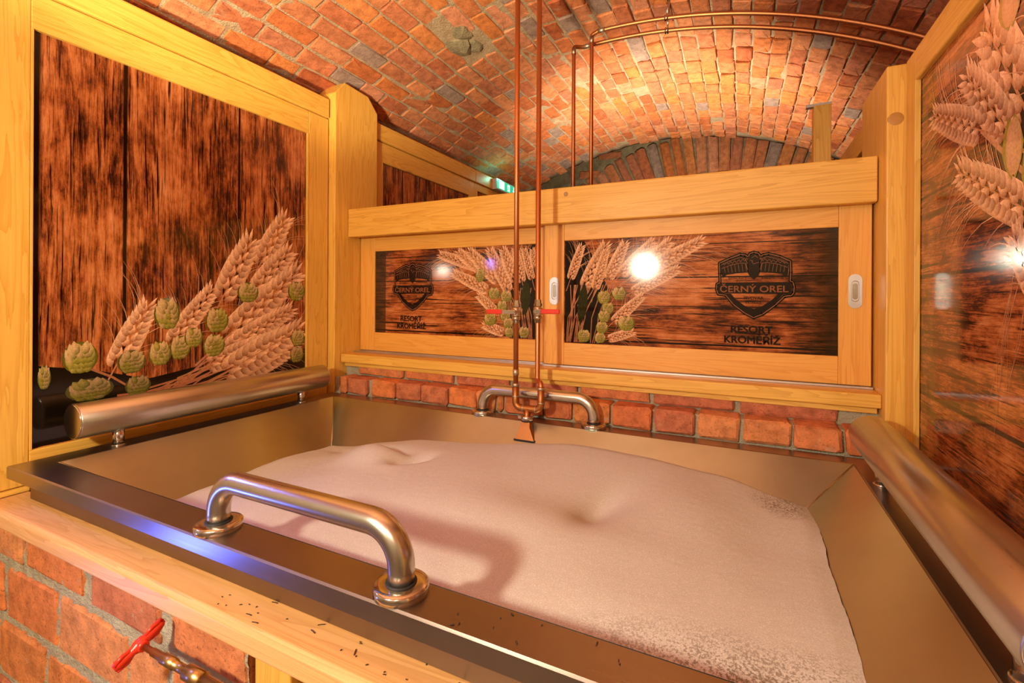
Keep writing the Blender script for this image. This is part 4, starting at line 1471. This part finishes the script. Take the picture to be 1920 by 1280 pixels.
# ball valves with red levers
for x, y, z, sg in ((LX, TY, 1.347, -1), (RX * RYP / TY, RYP, 1.350, 1)):
    vb = MB()
    vb.lathe((x, y, z - 0.042), (0, 0, 1), [(0, 0.0115), (0.014, 0.0125), (0.0142, 0.0150), (0.024, 0.0150), (0.0245, 0.0130)], 6 * 3)
    vb.lathe((x, y, z - 0.018), (0, 0, 1), [(0, 0.012), (0.006, 0.0165), (0.030, 0.0165), (0.036, 0.012)], 20)
    vb.lathe((x, y, z + 0.018), (0, 0, 1), [(0, 0.0150), (0.010, 0.0150), (0.0102, 0.0125), (0.024, 0.0115)], 6, False)
    vo = vb.build('ball_valve', NICKEL, tap)
    MB().lathe((x, y - 0.014, z), (0, -1, 0), [(0, 0.010), (0.008, 0.010), (0.009, 0.008), (0.014, 0.006)], 12).build('valve_stem', CHROME, vo)
    yl = y - 0.024
    a0, a1, a2 = 0.0, 0.045 if sg < 0 else 0.022, 0.108 if sg < 0 else 0.092
    xs = sorted((x + sg * a0, x + sg * a1))
    lv = wbox('lever', xs[0], xs[1], yl - 0.0015, yl + 0.0015, z - 0.007, z + 0.007, CHROME, vo, 0.001)
    xs = sorted((x + sg * a1, x + sg * a2))
    g_ = wbox('lever', xs[0], xs[1], yl - 0.004, yl + 0.004, z - 0.0085, z + 0.0085, RED, vo, 0.003)
    tag(g_, 'red plastic lever grip')

# copper pipes of the next booth, following the vault
PYN = 2.22


def arc_pipe(name, xv, zoff, yo, label):
    t_ = thing(name, (xv, PYN, 0.0), label, 'pipe', 'copper pipes along the vault')
    pts = [(xv, PYN, 0.9)]
    ztop = vpt(math.asin((xv + 0.02 - VX) / VR), 0, VR - zoff).z
    pts.append((xv, PYN, ztop - 0.012))
    arc = []
    for k in range(41):
        x = xv + 0.03 + (0.78 - xv - 0.03) * k / 40
        arc.append(vpt(math.asin((x - VX) / VR), PYN + yo, VR - zoff))
    MB().tube(path_fillet([pts[0], pts[1], tuple(arc[0]), ], 0.012, 5)[:-1] + arc, 0.0092, 16).build('pipe', COPPER, t_)
    MB().tube([(xv, PYN, ztop - 0.05), (xv, PYN, ztop - 0.02)], 0.0108, 16).build('elbow_joint', SOLDER, t_)
    MB().tube([arc[0], arc[1]], 0.0108, 16).build('elbow_joint', SOLDER, t_)
    xc = -0.305
    c_ = vpt(math.asin((xc - VX) / VR), PYN + yo, VR - zoff)
    cl_ = MB().tube([c_ + Vector((-0.008, 0, 0.0005)), c_ + Vector((0.008, 0, -0.0005))], 0.0145, 18).build('pipe_clamp', CHROME, t_)
    up_ = Vector((c_.x - VX, 0, c_.z - VZC)).normalized()
    MB().tube([c_ + up_ * 0.012, c_ + up_ * (zoff + 0.01)], 0.004, 10).build('clamp_bolt', CHROME, cl_)
    return t_


arc_pipe('copper_pipe', -0.660, 0.085, 0.0, 'copper pipe rising behind the cross beam, upper of the two bent along the vault')
arc_pipe('copper_pipe', -0.750, 0.118, 0.045, 'copper pipe rising behind the cross beam, lower of the two bent along the vault')

# ------------------------------------------------------------------ EXIT SIGN
ex = thing('exit_sign', (-1.74, 3.47, 2.25), 'green lit exit sign with white pictograms on the far partition beam', 'sign')
wbox('housing', -1.794, -1.742, 3.292, 3.668, 2.250, 2.336, GREYPL, ex, 0.003)
MB().box(-1.7418, -1.7400, 3.300, 3.660, 2.260, 2.330).build('lit_face', GREEN, ex)
xx = -1.7394
for pl in ([(3.335, 2.264), (3.425, 2.264), (3.425, 2.326), (3.335, 2.326)], [(3.480, 2.268), (3.525, 2.268), (3.525, 2.322), (3.480, 2.322)],
           [(3.592, 2.322), (3.606, 2.322), (3.606, 2.292), (3.622, 2.292), (3.599, 2.268), (3.576, 2.292), (3.592, 2.292)]):
    MB().add([(xx, *p) for p in pl], [tuple(range(len(pl)))]).build('pictogram', WHITE_LIT, ex)
lamp('exit_sign_light', 'POINT', (-1.715, 3.34, 2.345), 0.55, (0.25, 1.0, 0.72), 0.012)
man = MB()
xx = -1.7390
man.lathe((xx, 3.506, 2.312), (1, 0, 0), [(0, 0.0055), (0.0002, 0.005)], 12)
for pl in ([(3.497, 2.303), (3.508, 2.304), (3.504, 2.288), (3.496, 2.288)], [(3.497, 2.290), (3.503, 2.289), (3.512, 2.272), (3.507, 2.271)], [(3.497, 2.289), (3.502, 2.287), (3.490, 2.274), (3.487, 2.277)], [(3.506, 2.302), (3.517, 2.294), (3.515, 2.291), (3.504, 2.298)]):
    man.add([(xx, *p) for p in pl], [(0, 1, 2, 3)])
man.build('running_figure', GREEN, ex)

# ------------------------------------------------------------------ LEDGE, POST BELOW, VALVE, CRUMBS
t = thing('wooden_ledge', (-0.7, 0.55, 0.815), 'broad worn timber ledge along the front of the tub', 'ledge')
prism('board', [(0.505, 0.820), (0.509, 0.816), (0.600, 0.816), (0.600, 0.856), (0.517, 0.856), (0.507, 0.848)], 'x', -1.98, 0.40, LEDGE, t, 0.0025)
t = thing('ledge_post', (-0.70, 0.57, 0.0), 'pine upright under the ledge beside the brick wall end', 'post')
wbox('post_body', -0.752, -0.664, 0.542, 0.62, 0.0, 0.8155, PZ, t)
t = thing('front_boarding', (-0.2, 0.58, 0.0), 'pine boarding under the ledge right of the upright', 'boarding')
for k in range(8):
    x0 = -0.648 + k * 0.118
    wbox('board', x0, x0 + 0.112, 0.560, 0.580, 0.0, 0.790, PZ, t)
wbox('top_batten', -0.66, 0.30, 0.545, 0.575, 0.792, 0.8155, PX, t)

vt = thing('stop_valve', (-0.95, 0.46, 0.70), 'red T-handle stop valve on a brass stem in front of the brick wall', 'valve')
hx, hy, hz = -0.966, 0.474, 0.776
dirb = Vector((0, 0.90, 0.44)).normalized()
hb = MB()
nn = 14
pts, rad = [], []
for k in range(nn + 1):
    s = -1 + 2 * k / nn
    pts.append(Vector((hx, hy, hz)) + dirb * (0.043 * s) + Vector((-0.004 * abs(s), 0, 0)))
    rad.append(0.0088 if abs(s) > 0.75 else (0.0110 if abs(s) < 0.25 else 0.0078))
rad[0] = rad[-1] = 0.006
hb.tube(pts, rad, 16)
hb.lathe((hx - 0.010, hy, hz), (1, 0, 0), [(0, 0.007), (0.004, 0.010), (0.020, 0.010), (0.024, 0.008)], 18)
for sgn in (-1, 1):
    c0 = Vector((hx, hy, hz)) + dirb * (0.026 * sgn)
    side = Vector((0, -dirb.z, dirb.y))
    hb.tube([c0 - dirb * 0.016 + side * 0.006, c0 + side * 0.0095, c0 + dirb * 0.014 + side * 0.003], 0.0036, 10)
    hb.tube([c0 - dirb * 0.016 - side * 0.006, c0 - side * 0.0095, c0 + dirb * 0.014 - side * 0.003], 0.0036, 10)
hb.build('handle', RED, vt)
st_ = MB().lathe((hx + 0.012, hy, hz), (1, 0, 0), [(0, 0.0050), (0.028, 0.0050), (0.0282, 0.0066), (0.060, 0.0066), (0.0602, 0.0088), (0.092, 0.0088), (0.0925, 0.0072), (0.128, 0.0072), (0.1285, 0.012), (0.17, 0.012)], 20).build('stem', BRASS, vt)
MB().tube(path_fillet([(hx + 0.17, hy, hz), (hx + 0.46, hy, hz), (hx + 0.46, 0.545, hz)], 0.02, 6), 0.010, 16).build('pipe', BRASS, vt)

rc = random.Random(11)
cm = MB()
for k in range(26):
    x = rc.uniform(-0.85, -0.35)
    y = rc.uniform(0.518, 0.578)
    a_ = rc.uniform(0, math.pi)
    ln = rc.choice((0.0012, 0.0015, 0.002, 0.006))
    d = Vector((math.cos(a_), math.sin(a_), 0)) * ln
    cm.tube([Vector((x, y, 0.8572)) - d, Vector((x, y, 0.8576)), Vector((x, y, 0.8572)) + d], 0.0008, 5)
for k in range(14):
    x = rc.uniform(-0.40, 0.15)
    y = rc.uniform(0.548, 0.61)
    a_ = rc.uniform(0, math.pi)
    d = Vector((math.cos(a_), math.sin(a_), 0)) * rc.choice((0.001, 0.0015, 0.003))
    cm.tube([Vector((x, y, ZR + 0.0008)) - d, Vector((x, y, ZR + 0.0011)), Vector((x, y, ZR + 0.0008)) + d], 0.0008, 5)
tag(cm.build('wood_crumbs', CRUMB), 'dark crumbs scattered on the ledge and the tub rim', 'crumbs', None, 'stuff')
